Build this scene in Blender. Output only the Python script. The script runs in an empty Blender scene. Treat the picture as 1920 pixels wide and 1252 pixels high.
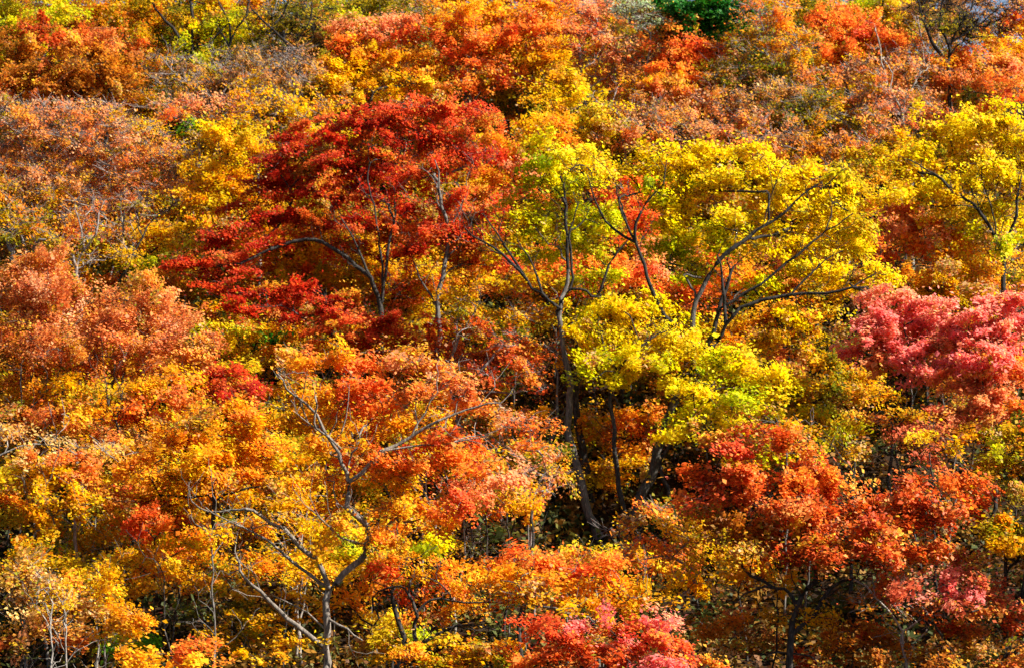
import bpy, math, random
import numpy as np

# ------------------------------------------------------------------ camera, sky, sun, exposure
SC = bpy.context.scene
COL = SC.collection
F = 5486.0                        # focal length in photograph pixels (1920 wide)
PITCH = math.radians(7.0)
cd = bpy.data.cameras.new('camera')
cam = bpy.data.objects.new('camera', cd)
COL.objects.link(cam)
cam.location = (0, 0, 0)
cam.rotation_euler = (math.pi / 2 + PITCH, 0, 0)
cd.sensor_fit = 'HORIZONTAL'
cd.sensor_width = 36.0
cd.lens = 36.0 * F / 1920.0
cd.dof.use_dof = True
cd.dof.focus_distance = 74.0
cd.dof.aperture_fstop = 1.6
cd.clip_start = 0.5
cd.clip_end = 5000
SC.camera = cam

SUN = np.array([0.73, -0.23, 0.63])          # direction towards the sun
SUN = SUN / np.linalg.norm(SUN)
elev = math.asin(SUN[2])
world = bpy.data.worlds.new('World')
SC.world = world
world.use_nodes = True
nt = world.node_tree
bg = nt.nodes['Background']
sky = nt.nodes.new('ShaderNodeTexSky')
sky.sky_type = 'NISHITA'
sky.sun_disc = False
sky.sun_elevation = elev
sky.sun_rotation = math.atan2(SUN[0], SUN[1])
nt.links.new(sky.outputs[0], bg.inputs[0])
bg.inputs[1].default_value = 0.05
sl = bpy.data.lights.new('sun', 'SUN')
sl.energy = 5.0
sl.angle = math.radians(0.5)
sl.color = (1.0, 0.93, 0.82)
so = bpy.data.objects.new('sun', sl)
COL.objects.link(so)
from mathutils import Vector
so.rotation_euler = Vector(SUN).to_track_quat('Z', 'Y').to_euler()
so.location = (60, -30, 60)
vs = SC.view_settings
vs.view_transform = 'Standard'
vs.look = 'None'
vs.gamma = 1.0
vs.exposure = 1.6

R = np.random.default_rng(11)

# ------------------------------------------------------------------ pixel <-> world
FWD = np.array([0, math.cos(PITCH), math.sin(PITCH)])
UP = np.array([0, -math.sin(PITCH), math.cos(PITCH)])


def P(px, py, Y):
    d = FWD + np.array([1.0, 0, 0]) * ((px - 960) / F) - UP * ((py - 626) / F)
    return d * (Y / d[1])


def zg(x, Y):
    """Height of the hillside."""
    x = np.asarray(x, float)
    Y = np.asarray(Y, float)
    cap = 131 - 4 / (1 + np.exp(-(x - 14) / 1.2))
    Yc = np.clip(Y, 50, cap)
    c = Yc * (150 + (Yc - 62) / .045) / F - 9.0
    near = -10.06 + (np.clip(Y, -40, 50) - 50) ** 2 / 2500.0 * 8.3
    far = -np.maximum(Y - 134, 0) * .08
    z = np.where(Y < 50, near, c) + far
    bump = .22 * np.sin(x * .61 + Y * .23) + .18 * np.sin(x * .31 - Y * .47 + 1.3) + .10 * np.sin(x * 1.3 + Y * .9)
    z = z + bump - np.clip(np.abs(x) - 40, 0, 60) * .06
    return z


def base_at(px, pyb):
    """World point where the sight line through this pixel meets the hillside."""
    Ys = np.linspace(54, 132, 3000)
    d = FWD + np.array([1.0, 0, 0]) * ((px - 960) / F) - UP * ((pyb - 626) / F)
    pts = d[None, :] * (Ys / d[1])[:, None]
    h = pts[:, 2] - zg(pts[:, 0], pts[:, 1])
    k = int(np.argmin(np.abs(h)))
    Y = Ys[k]
    x = pts[k, 0]
    return np.array([x, Y, float(zg(x, Y))])


# ------------------------------------------------------------------ materials
def lin(c):
    c = np.asarray(c, float) / 255.0
    return np.where(c <= .04045, c / 12.92, ((c + .055) / 1.055) ** 2.4)


def new_mat(name):
    m = bpy.data.materials.new(name)
    m.use_nodes = True
    n = m.node_tree
    n.nodes.clear()
    return m, n, n.nodes, n.links


def leaf_mat(name, rough, spec, trans):
    m, t, N, L = new_mat(name)
    out = N.new('ShaderNodeOutputMaterial')
    at = N.new('ShaderNodeAttribute')
    at.attribute_name = 'leaf_tint'
    tc = N.new('ShaderNodeTexCoord')
    nz = N.new('ShaderNodeTexNoise')
    nz.inputs['Scale'].default_value = 38
    nz.inputs['Detail'].default_value = 2
    L.new(tc.outputs['Object'], nz.inputs['Vector'])
    mr = N.new('ShaderNodeMapRange')
    mr.inputs['To Min'].default_value = .72
    mr.inputs['To Max'].default_value = 1.24
    L.new(nz.outputs['Fac'], mr.inputs['Value'])
    mul = N.new('ShaderNodeVectorMath')
    mul.operation = 'SCALE'
    L.new(at.outputs['Color'], mul.inputs[0])
    L.new(mr.outputs[0], mul.inputs['Scale'])
    pb = N.new('ShaderNodeBsdfPrincipled')
    pb.inputs['Roughness'].default_value = rough
    pb.inputs['Specular IOR Level'].default_value = spec
    L.new(mul.outputs[0], pb.inputs['Base Color'])
    tr = N.new('ShaderNodeBsdfTranslucent')
    L.new(mul.outputs[0], tr.inputs['Color'])
    mx = N.new('ShaderNodeMixShader')
    mx.inputs[0].default_value = trans
    L.new(pb.outputs[0], mx.inputs[1])
    L.new(tr.outputs[0], mx.inputs[2])
    L.new(mx.outputs[0], out.inputs[0])
    return m


def bark_mat(name, c0, c1, c2):
    m, t, N, L = new_mat(name)
    out = N.new('ShaderNodeOutputMaterial')
    tc = N.new('ShaderNodeTexCoord')
    mp = N.new('ShaderNodeMapping')
    mp.inputs['Scale'].default_value = (9, 9, 2.2)
    L.new(tc.outputs['Object'], mp.inputs[0])
    n1 = N.new('ShaderNodeTexNoise')
    n1.inputs['Scale'].default_value = 2.2
    n1.inputs['Detail'].default_value = 6
    n1.inputs['Roughness'].default_value = .7
    L.new(mp.outputs[0], n1.inputs['Vector'])
    rp = N.new('ShaderNodeValToRGB')
    e = rp.color_ramp.elements
    e[0].position = .32
    e[0].color = (*c0, 1)
    e[1].position = .72
    e[1].color = (*c2, 1)
    k = e.new(.52)
    k.color = (*c1, 1)
    L.new(n1.outputs['Fac'], rp.inputs[0])
    pb = N.new('ShaderNodeBsdfPrincipled')
    pb.inputs['Roughness'].default_value = .85
    pb.inputs['Specular IOR Level'].default_value = .25
    L.new(rp.outputs[0], pb.inputs['Base Color'])
    bp = N.new('ShaderNodeBump')
    bp.inputs['Strength'].default_value = .6
    bp.inputs['Distance'].default_value = .03
    L.new(n1.outputs['Fac'], bp.inputs['Height'])
    L.new(bp.outputs[0], pb.inputs['Normal'])
    L.new(pb.outputs[0], out.inputs[0])
    return m


LEAF = leaf_mat('autumn_leaf', .6, .2, .58)
DRYLEAF = leaf_mat('dry_leaf', .55, .28, .45)
NEEDLE = leaf_mat('evergreen_leaf', .6, .2, .25)
BARK = {
    'mauve': bark_mat('mauve_bark', (.06, .05, .045), (.20, .165, .15), (.40, .34, .31)),
    'black': bark_mat('black_bark', (.006, .005, .004), (.016, .013, .011), (.05, .042, .036)),
    'tan': bark_mat('tan_bark', (.05, .042, .034), (.155, .13, .105), (.36, .32, .27)),
    'umber': bark_mat('umber_bark', (.018, .015, .012), (.055, .047, .039), (.20, .175, .15)),
    'dark': bark_mat('dark_bark', (.009, .0075, .006), (.028, .023, .019), (.11, .095, .08)),
    'grey': bark_mat('grey_bark', (.035, .03, .026), (.10, .088, .076), (.24, .215, .19)),
    'pale': bark_mat('pale_bark', (.08, .07, .058), (.25, .225, .195), (.48, .44, .39)),
}


def litter_mat():
    m, t, N, L = new_mat('leaf_littered_soil')
    out = N.new('ShaderNodeOutputMaterial')
    tc = N.new('ShaderNodeTexCoord')
    v = N.new('ShaderNodeTexVoronoi')
    v.inputs['Scale'].default_value = 9
    L.new(tc.outputs['Object'], v.inputs['Vector'])
    rp = N.new('ShaderNodeValToRGB')
    e = rp.color_ramp.elements
    e[0].color = (.014, .009, .006, 1)
    e[1].color = (.045, .022, .009, 1)
    k = e.new(.5)
    k.color = (.04, .022, .011, 1)
    sp = N.new('ShaderNodeSeparateColor')
    L.new(v.outputs['Color'], sp.inputs[0])
    L.new(sp.outputs[0], rp.inputs[0])
    n2 = N.new('ShaderNodeTexNoise')
    n2.inputs['Scale'].default_value = .8
    n2.inputs['Detail'].default_value = 5
    L.new(tc.outputs['Object'], n2.inputs['Vector'])
    mx = N.new('ShaderNodeMix')
    mx.data_type = 'RGBA'
    L.new(n2.outputs['Fac'], mx.inputs['Factor'])
    L.new(rp.outputs[0], mx.inputs['A'])
    mx.inputs['B'].default_value = (.012, .0085, .006, 1)
    pb = N.new('ShaderNodeBsdfPrincipled')
    pb.inputs['Roughness'].default_value = .95
    pb.inputs['Specular IOR Level'].default_value = .05
    L.new(mx.outputs['Result'], pb.inputs['Base Color'])
    L.new(pb.outputs[0], out.inputs[0])
    return m


# ------------------------------------------------------------------ mesh helpers
def link(name, me, parent=None, mat=None):
    o = bpy.data.objects.new(name, me)
    COL.objects.link(o)
    if parent is not None:
        o.parent = parent
    if mat is not None:
        me.materials.append(mat)
    return o


def mesh_from(name, V, Fq, smooth=False):
    """V (n,3), Fq (m,4) quads."""
    me = bpy.data.meshes.new(name)
    n, m = len(V), len(Fq)
    k = Fq.shape[1]
    me.vertices.add(n)
    me.vertices.foreach_set('co', np.ascontiguousarray(V, np.float32).ravel())
    me.loops.add(m * k)
    me.loops.foreach_set('vertex_index', np.ascontiguousarray(Fq, np.int32).ravel())
    me.polygons.add(m)
    me.polygons.foreach_set('loop_start', np.arange(0, m * k, k, dtype=np.int32))
    try:
        me.polygons.foreach_set('loop_total', np.full(m, k, np.int32))
    except Exception:
        pass
    me.update(calc_edges=True)
    if smooth:
        me.polygons.foreach_set('use_smooth', np.ones(m, bool))
    return me


def norm(a):
    return a / np.maximum(np.linalg.norm(a, axis=-1, keepdims=True), 1e-9)


def tag(o, label, cat, group=None, kind=None):
    o['label'] = label
    o['category'] = cat
    if group:
        o['group'] = group
    if kind:
        o['kind'] = kind


def tubes(A, B, ra, rb, ta, tb, sides):
    """Separate tube pieces from A to B, rings facing ta / tb."""
    n = len(A)

    def ring(c, t, r):
        ref = np.where(np.abs(t[:, 2:3]) > .85, np.array([[1.0, 0, 0]]), np.array([[0, 0, 1.0]]))
        u = norm(np.cross(t, ref))
        v = np.cross(t, u)
        an = np.arange(sides) * (2 * math.pi / sides)
        return c[:, None, :] + r[:, None, None] * (u[:, None, :] * np.cos(an)[None, :, None] + v[:, None, :] * np.sin(an)[None, :, None])
    V = np.concatenate([ring(A, ta, ra), ring(B, tb, rb)], 1).reshape(-1, 3)
    k = np.arange(sides)
    k2 = (k + 1) % sides
    q = np.stack([k, k2, k2 + sides, k + sides], 1)
    Fq = (q[None] + (np.arange(n) * 2 * sides)[:, None, None]).reshape(-1, 4)
    return V, Fq


# ------------------------------------------------------------------ leaf colours (sunlit look, sRGB) with weights
PAL = {
    'red': [((200, 34, 26), 5), ((212, 56, 34), 4), ((166, 26, 24), 3), ((220, 92, 40), 1.6), ((226, 150, 44), .7)],
    'redlite': [((228, 70, 46), 5), ((234, 98, 54), 3), ((240, 128, 56), 2), ((214, 52, 42), 2), ((238, 164, 56), 1.2)],
    'scarlet': [((210, 70, 28), 5), ((222, 92, 38), 4), ((184, 50, 26), 3), ((230, 130, 64), 1.6), ((228, 150, 40), .7)],
    'crimson': [((255, 128, 124), 5), ((255, 146, 128), 4), ((252, 104, 104), 3), ((255, 166, 122), 2.2), ((250, 190, 96), .6)],
    'pinkdark': [((210, 84, 66), 4), ((226, 104, 80), 3), ((186, 62, 50), 3), ((222, 128, 66), 2), ((200, 156, 50), 1.2)],
    'orange':  [((246, 138, 24), 5), ((240, 116, 28), 4), ((248, 164, 30), 4), ((232, 92, 32), 1.6), ((236, 184, 40), .8)],
    'orangered': [((244, 112, 36), 5), ((238, 92, 36), 4), ((248, 140, 44), 4), ((228, 70, 36), 1.6), ((248, 170, 50), .8)],
    'amber':   [((238, 164, 16), 5), ((244, 184, 24), 4), ((226, 138, 20), 3), ((204, 150, 20), 2), ((236, 112, 26), 1)],
    'ambero':  [((226, 150, 18), 5), ((196, 136, 18), 4), ((232, 116, 24), 3), ((160, 130, 22), 2.4), ((240, 176, 30), 1.4)],
    'yellow': [((246, 208, 14), 6), ((236, 200, 14), 4), ((250, 220, 40), 3), ((212, 192, 18), 2.6), ((244, 178, 24), .8)],
    'yellowo': [((236, 190, 20), 5), ((220, 180, 22), 4), ((240, 204, 40), 3), ((190, 170, 26), 2), ((240, 150, 30), 1.4)],
    'lime': [((206, 196, 22), 5), ((222, 202, 24), 4), ((176, 180, 26), 3), ((232, 190, 30), 2)],
    'limey': [((220, 208, 14), 5), ((196, 200, 18), 4), ((240, 214, 22), 3.4), ((164, 178, 22), 1.6)],
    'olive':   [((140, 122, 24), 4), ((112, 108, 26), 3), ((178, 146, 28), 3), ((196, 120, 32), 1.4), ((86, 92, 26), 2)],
    'copper': [((232, 132, 74), 4), ((222, 104, 52), 4), ((244, 170, 122), 2.4), ((206, 88, 46), 2.4), ((240, 148, 50), 3)],
    'salmon': [((244, 142, 96), 5), ((248, 156, 100), 3), ((240, 116, 74), 4), ((246, 170, 76), 1.4)],
    'coppero': [((228, 116, 46), 4), ((216, 94, 44), 3), ((238, 140, 44), 3), ((226, 134, 84), 2.4), ((232, 166, 40), 1.8)],
    'beige':   [((232, 170, 96), 4), ((224, 150, 64), 4), ((236, 188, 120), 2), ((232, 160, 34), 4), ((206, 120, 50), 2)],
    'rust':    [((190, 74, 24), 5), ((170, 58, 24), 4), ((212, 96, 30), 3), ((140, 50, 24), 2), ((218, 136, 36), .8)],
    'brown': [((190, 110, 66), 4), ((170, 98, 68), 3), ((210, 122, 58), 3), ((218, 146, 46), 2), ((150, 108, 56), 1)],
    'green':   [((96, 136, 26), 4), ((130, 156, 28), 3), ((70, 110, 24), 3), ((170, 170, 30), 1.4)],
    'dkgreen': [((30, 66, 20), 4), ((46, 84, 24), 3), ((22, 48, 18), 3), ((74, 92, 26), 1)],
    'silver': [((176, 164, 150), 5), ((140, 128, 112), 4), ((206, 198, 186), 2), ((150, 120, 80), 3)],
}
GAIN = .96
YELLOWISH = ('yellow', 'yellowo', 'limey', 'lime', 'olive', 'amber', 'ambero')
HUE = np.array([.94, .65, .97])
HUEC = np.array([.92, .78, .90])
HUEA = np.array([.94, .76, 1.05])
HUER = np.array([.97, .82, 1.0])
HUEY = np.array([.88, .86, 1.05])


ODD = lin([(206, 150, 60), (150, 110, 46), (226, 178, 40), (160, 160, 40), (190, 110, 50), (214, 176, 120)])


def tints(pal, n_s, idx, rng):
    """One colour per leaf: a colour for each spray, most leaves keep it."""
    cols = (lin([c for c, w in PAL[pal]]) * GAIN) ** (HUEC if pal in ('copper', 'salmon', 'brown', 'beige', 'coppero', 'orangered') else HUEA if pal in ('amber', 'ambero') else np.array([.97, .90, .98]) if pal == 'crimson' else HUEY if pal in YELLOWISH else HUER if pal in ('red', 'redlite', 'crimson', 'pinkdark', 'scarlet') else HUE)
    w = np.array([w for c, w in PAL[pal]], float)
    w /= w.sum()
    sp = rng.choice(len(w), n_s, p=w)
    own = rng.choice(len(w), len(idx), p=w)
    ch = np.where(rng.random(len(idx)) < .74, sp[idx], own)
    c = cols[ch]
    c = c * np.exp(rng.normal(0, .12, (len(idx), 1))) * np.exp(rng.normal(0, .07, (len(idx), 3)))
    od = rng.random(n_s) < (.015 if pal == 'crimson' else .05)
    m = od[idx] | (rng.random(len(idx)) < (.01 if pal == 'crimson' else .03))
    c[m] = ODD[rng.integers(0, len(ODD), m.sum())]
    return np.clip(c, .002, .95)


# ------------------------------------------------------------------ the tree builder
class Skel:
    def __init__(s, base):
        s.pos = np.zeros((6000, 3))
        s.par = np.full(6000, -1, int)
        s.minr = np.zeros(6000)
        s.tip = np.zeros(6000)
        s.ok = np.zeros(6000, bool)
        s.n = 1
        s.pos[0] = base

    def add(s, p, par, r=0.0, ok=True):
        if s.n >= len(s.pos):
            k = len(s.pos)
            s.pos = np.vstack([s.pos, np.zeros((k, 3))])
            s.par = np.concatenate([s.par, np.full(k, -1, int)])
            s.minr = np.concatenate([s.minr, np.zeros(k)])
            s.tip = np.concatenate([s.tip, np.zeros(k)])
            s.ok = np.concatenate([s.ok, np.zeros(k, bool)])
        i = s.n
        s.pos[i] = p
        s.par[i] = par
        s.minr[i] = r
        s.ok[i] = ok
        s.n += 1
        return i

    def near(s, t, up=.7):
        p = s.pos[:s.n]
        d = np.sqrt(((p - t) ** 2).sum(1)) + up * np.maximum(0, p[:, 2] - t[2] + .05) + np.where(s.ok[:s.n], 0, 50)
        return int(np.argmin(d))

    def grow(s, i, t, rng, step=.38, wob=.07):
        p = s.pos[i].copy()
        v = t - p
        Ln = np.linalg.norm(v)
        if Ln < .03:
            return i
        pr = s.par[i]
        d0 = norm(p - s.pos[pr]) if pr >= 0 else np.array([0, 0, 1.0])
        n = max(2, int(math.ceil(Ln / step)))
        m0 = (d0 * .55 + v / Ln * .45 + np.array([0, 0, .15])) * Ln
        m1 = v * .9 + np.array([0, 0, .10 * Ln])
        for k in range(1, n + 1):
            u = k / n
            q = (2 * u ** 3 - 3 * u ** 2 + 1) * p + (u ** 3 - 2 * u ** 2 + u) * m0 + (-2 * u ** 3 + 3 * u ** 2) * t + (u ** 3 - u ** 2) * m1
            if k < n:
                q = q + rng.normal(0, wob * Ln / n, 3)
            i = s.add(q, i)
        return i


def smooth_line(pts, step=.3):
    pts = np.asarray(pts, float)
    ext = np.vstack([2 * pts[0] - pts[1], pts, 2 * pts[-1] - pts[-2]])
    out = [pts[0]]
    for i in range(len(pts) - 1):
        a, b, c, d = ext[i:i + 4]
        n = max(2, int(np.linalg.norm(c - b) / step))
        for k in range(1, n + 1):
            u = k / n
            out.append(.5 * (2 * b + (c - a) * u + (2 * a - 5 * b + 4 * c - d) * u * u + (3 * b - a - 3 * c + d) * u ** 3))
    return np.array(out)


TREES = []
SWELL = 1.3
LEAFK = .74
DENSK = .54
STAT = {'leaves': 0, 'tubes': 0, 'trees': 0}


def tree(label, pal, base, lobes, limbs=(), dens=2.3, leaf=.105, bark='dark', twig=2.5, lo=0.0, mat=None, cat='tree',
         name='maple_tree', group='autumn trees on the hillside', flat=.5, stems=1, seed=None, wide=.78, dY=0.0, tbark=None, rmul=1.0, tipr=.0075, spr=.34):
    TREES.append(locals().copy())


def build_tree(a):
    seed = a['seed'] if a['seed'] is not None else (hash_s(a['label']) % 100000)
    rng = np.random.default_rng(seed)
    if a['twig'] >= 5 and a['name'] == 'maple_tree':
        a['dens'] *= .56
        a['twig'] = a['twig'] * 1.5
        a['tipr'] *= 1.15
    base = base_at(*a['base'])
    Y0 = base[1] + a['dY']
    s = Skel(base)
    sc = Y0 / F
    # ---- lobes as solid clumps in space
    L3 = []
    ys = [l[1] for l in a['lobes']] or [0]
    y0, y1 = min(ys), max(ys)
    for l in a['lobes']:
        x, y, rx, ry = l[:4]
        pal = l[4] if len(l) > 4 and l[4] else a['pal']
        f = (y - (y0 + y1) / 2) / max(60, (y1 - y0))
        dep = -1.3 * f + rng.uniform(-.55, .55) + a['lo']
        if len(l) > 5:
            dep = l[5]
        c = P(x, y, Y0 + dep)
        rxm, rzm = rx * sc * SWELL, ry * sc * SWELL
        L3.append((c, rxm, min(2.6, max(.5, rxm * .75)), rzm, pal))
    # ---- the drawn limbs
    top = np.mean([c[0] for c in L3], 0) if L3 else base + np.array([0, 0, 3.0])
    if a['limbs']:
        for k, (pl, w0, w1) in enumerate(a['limbs']):
            wk = .72 if a['bark'] in ('pale', 'grey') else .92
            w0, w1 = w0 * wk, w1 * wk * .7
            zz = np.cumsum(np.concatenate([[0], rng.normal(0, .10, len(pl) - 1)]))
            pts = [P(x, y, Y0 + z + (0 if k == 0 else -.12)) for (x, y), z in zip(pl, zz)]
            if k == 0:
                i = 0
                pts = [base] + pts
            else:
                i = s.near(pts[0], 0)
                pts = [s.pos[i].copy()] + pts[1:] if np.linalg.norm(s.pos[i] - pts[0]) < .5 else [s.pos[i].copy()] + pts
            ln = smooth_line(pts)
            n = len(ln)
            wv = np.zeros(3)
            for q in range(1, n):
                u = q / (n - 1)
                wv = wv * .6 + rng.normal(0, .035, 3)
                kink = wv if q < n - 1 else 0
                i = s.add(ln[q] + kink, i, (w0 + (w1 - w0) * u) * .5 * sc, ok=not (k == 0 and u < .25))
                if u > (.45 if k == 0 else .3) and rng.random() < .62:
                    side = norm(np.cross(ln[q] - ln[q - 1], rng.normal(0, 1, 3)))
                    t_ = ln[q] + norm(side + norm(ln[q] - ln[q - 1]) * .8 + np.array([0, -.1, .35])) * rng.uniform(.35, 1.25)
                    e_ = s.grow(i, t_, rng, .28, .16)
                    for _ in range(rng.integers(2, 5)):
                        s.grow(e_ if rng.random() < .5 else s.par[e_], t_ + rng.normal(0, .3, 3) + np.array([0, 0, .15]), rng, .25, .16)
    else:
        H = top[2] - base[2]
        ns = a['stems']
        for k in range(ns):
            tgt = base + (top - base) * np.array([.55, .55, .52]) + np.array([(k - (ns - 1) / 2) * .9, rng.uniform(-.3, .3), rng.uniform(-.2, .3)])
            i = 0
            n = max(4, int(H * .52 / .4))
            off = rng.normal(0, .10 * min(1, H / 6), 3)
            for q in range(1, n + 1):
                u = q / n
                p = base + (tgt - base) * u + off * math.sin(u * math.pi) + rng.normal(0, .02, 3)
                i = s.add(p, i, 0, ok=u > .55)
    phs = rng.uniform(0, 6.28, 4)
    fork = base + (top - base) * .55
    # ---- limbs to the clumps
    order = sorted(range(len(L3)), key=lambda k: np.linalg.norm(L3[k][0] - top) * .3 + L3[k][0][2])
    for k in order:
        c = L3[k][0] - np.array([0, 0, L3[k][3] * .35])
        s.grow(s.near(c), c, rng, .42, .10)
    s.ok[:s.n] |= False
    # ---- sprays
    Ls, Cs, TW = [], [], []
    nleaf = 0
    la = a['leaf'] * LEAFK
    for (c, rx, ry, rz, pal) in L3:
        area = math.pi * rx * rz
        nsp = max(4, int(area / (math.pi * a['spr'] ** 2) * 2.7))
        d = norm(rng.normal(0, 1, (nsp, 3)))
        tier = min(.92, max(0, a['flat'] * 1.5 - .15))
        tilt = rng.normal(0, .16, 2)
        rad = rng.random(nsp) ** .46 * (1 + rng.normal(0, .24, nsp))
        cen = c + d * rad[:, None] * np.array([rx, ry, rz])
        rel = cen - c
        pl = rel[:, 0] * tilt[0] + rel[:, 1] * tilt[1]
        hz = rel[:, 2] - pl
        ph = rng.uniform(0, .3)
        hz = hz * (1 - tier) + (np.round((hz - ph) / .31) * .31 + ph) * tier
        cen[:, 2] = c[2] + hz + pl
        nl = int(a['dens'] * DENSK * area / (.5 * .46 * la * la))
        if nl <= 0:
            nl = 0
        q3 = cen - base
        wob = (np.sin(q3[:, 0] * 5.1 + q3[:, 2] * 2.3 + phs[0]) + np.sin(q3[:, 2] * 8.7 - q3[:, 0] * 2.9 + phs[1]) + np.sin(q3[:, 1] * 5.6 + q3[:, 2] * 3.1 + phs[2])
               + .8 * np.sin(q3[:, 0] * 9.5 - q3[:, 1] * 6.1 + phs[3]))
        keep = wob > np.quantile(wob, .30)
        cen = cen[keep]
        rad = rad[keep]
        nsp = len(cen)
        wsp = rng.gamma(1.7, 1, nsp)
        idx = rng.choice(nsp, nl, p=wsp / wsp.sum()) if nl else np.zeros(0, int)
        flt = a['flat']
        outw = norm(norm(cen - fork) * np.array([1, 1, .25 + 1.1 * (1 - flt)]) + .35 * norm(cen - c) + rng.normal(0, .33, (nsp, 3)))
        nrm = norm(np.array([0, 0, .55 + .6 * flt]) + outw * .25 + rng.normal(0, .20 + .2 * (1 - flt), (nsp, 3)))
        eu = norm(outw - nrm * (outw * nrm).sum(1, keepdims=True))
        ev = np.cross(nrm, eu)
        ssz = rng.uniform(.75, 1.35, nsp) * a['spr']
        if nl:
            an = rng.uniform(0, 2 * math.pi, nl)
            rr = np.sqrt(rng.random(nl))
            e1 = eu[idx] * (np.cos(an) * rr * 1.75 * ssz[idx])[:, None]
            e2 = ev[idx] * (np.sin(an) * rr * .62 * ssz[idx])[:, None]
            th = rng.normal(0, .04 + .12 * (1 - a['flat']), nl) - .22 * rr ** 2 * ssz[idx]
            pos = cen[idx] + e1 + e2 + nrm[idx] * th[:, None]
            stray = rng.random(nl) < .06
            pos = pos + np.where(stray[:, None], rng.normal(0, .26, (nl, 3)), 0)
            tint = tints(pal, nsp, idx, rng)
            ln = norm(nrm[idx] * .8 + np.repeat(rng.normal(0, .25, (nsp, 3)), 1, 0)[idx] + rng.normal(0, .40, (nl, 3)) + SUNH * .25)
            ax = norm(np.cross(ln, rng.normal(0, 1, (nl, 3))))
            Ls.append((pos, ln, ax, tint))
            nleaf += nl
        # wood: one twig tip for each spray
        od = np.argsort(rad)
        ends = np.zeros(nsp, int)
        for q in od:
            t = cen[q]
            e = s.grow(s.near(t), t, rng, .34, .10)
            s.tip[e] += 1
            ends[q] = e
        ntw = rng.poisson(a['twig'] * 1.25, nsp)
        if ntw.sum():
            ii = np.repeat(np.arange(nsp), ntw)
            an = rng.uniform(0, 2 * math.pi, len(ii))
            rr = rng.uniform(.6, 1.25, len(ii))
            q = cen[ii] + eu[ii] * (np.cos(an) * rr * 1.3 * ssz[ii])[:, None] + ev[ii] * (np.sin(an) * rr * ssz[ii])[:, None] + np.array([0, 0, 1.0]) * rng.normal(.12, .13, len(ii))[:, None]
            TW.append((ends[ii], q))
    # ---- radii by the pipe rule
    n = s.n
    pos, par = s.pos[:n], s.par[:n]
    acc = s.tip[:n].copy()
    has = np.zeros(n, bool)
    has[par[1:]] = True
    acc[(~has) & (acc == 0)] = 1
    for i in range(n - 1, 0, -1):
        acc[par[i]] += acc[i]
    rad = a['tipr'] * a['rmul'] * np.maximum(acc, 1) ** .44
    rad = np.maximum(rad, s.minr[:n])
    for i in range(1, n):
        rad[i] = min(rad[i], rad[par[i]] * 1.0) if par[i] > 0 else rad[i]
    rad[0] = rad[1:][par[1:] == 0].max() * 1.35 if (par[1:] == 0).any() else rad[0]
    T = np.zeros((n, 3))
    T[1:] = norm(pos[1:] - pos[par[1:]])
    main = np.full(n, -1, int)
    for i in range(1, n):
        p = par[i]
        if main[p] < 0 or rad[i] > rad[main[p]]:
            main[p] = i
    T[0] = T[main[0]]
    Tm = T.copy()
    hm = main >= 0
    Tm[hm] = norm(T[hm] + T[main[hm]])
    # ---- which piece of wood: 0 trunk, 1.. limbs
    own = np.zeros(n, int)
    axis = set()
    i = 0
    while i >= 0 and rad[i] > .38 * rad[main[0]]:
        axis.add(i)
        i = main[i]
    cand = [i for i in range(1, n) if i not in axis and par[i] in axis and rad[i] > max(.028, .30 * rad[main[0]])]
    tail = [i for i in range(1, n) if par[i] in axis and i == main[par[i]] and i not in axis]
    cand = sorted(set(cand) | set(tail), key=lambda i: -acc[i])[:7]
    for k, i in enumerate(cand):
        own[i] = k + 1
    for i in range(1, n):
        if own[i] == 0 and i not in axis and own[par[i]] > 0:
            own[i] = own[par[i]]
    root = bpy.data.objects.new(a['name'], None)
    COL.objects.link(root)
    root.location = base
    tag(root, a['label'], a['cat'], a['group'])
    bm = BARK['mauve' if a['twig'] >= 7 and a['bark'] in ('dark', 'grey') else a['bark']]
    child = np.arange(1, n)
    pa = par[1:]
    ism = main[pa] == child
    ra = np.where(ism, rad[pa], rad[child])
    ta = np.where(ism[:, None], Tm[pa], T[child])
    trunk = None
    for k in range(len(cand) + 1):
        Vs, Fs, off = [], [], 0
        selk = own[child] == k
        for lo_, hi_, sd in ((.035, 9, 8), (.014, .035, 5), (0, .014, 3)):
            m = selk & (rad[child] >= lo_) & (rad[child] < hi_)
            if m.any():
                V, Fq = tubes(pos[pa[m]], pos[child[m]], ra[m], rad[child[m]], ta[m], Tm[child[m]], sd)
                Vs.append(V)
                Fs.append(Fq + off)
                off += len(V)
        for (e, q) in TW:
            m = own[e] == k
            if m.any():
                e_, q_ = e[m], q[m]
                mid = (pos[e_] + q_) / 2 + rng.normal(0, .03, q_.shape)
                d1 = norm(mid - pos[e_])
                d2 = norm(q_ - mid)
                r_ = np.full(len(e_), a['tipr'] * a['rmul'])
                for A_, B_, r0, r1, t0 in ((pos[e_], mid, .95, .75, d1), (mid, q_, .75, .45, d2)):
                    V, Fq = tubes(A_, B_, r_ * r0, r_ * r1, t0, t0, 3)
                    Vs.append(V)
                    Fs.append(Fq + off)
                    off += len(V)
        if not Vs:
            continue
        V = np.concatenate(Vs) - base
        Fq = np.concatenate(Fs)
        STAT['tubes'] += len(Fq)
        nm = 'trunk' if k == 0 else 'limb'
        o = link(nm, mesh_from(nm, V, Fq, True), root if k == 0 else (trunk or root), BARK[a['tbark']] if k == 0 and a['tbark'] else bm)
        if k == 0:
            trunk = o
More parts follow.
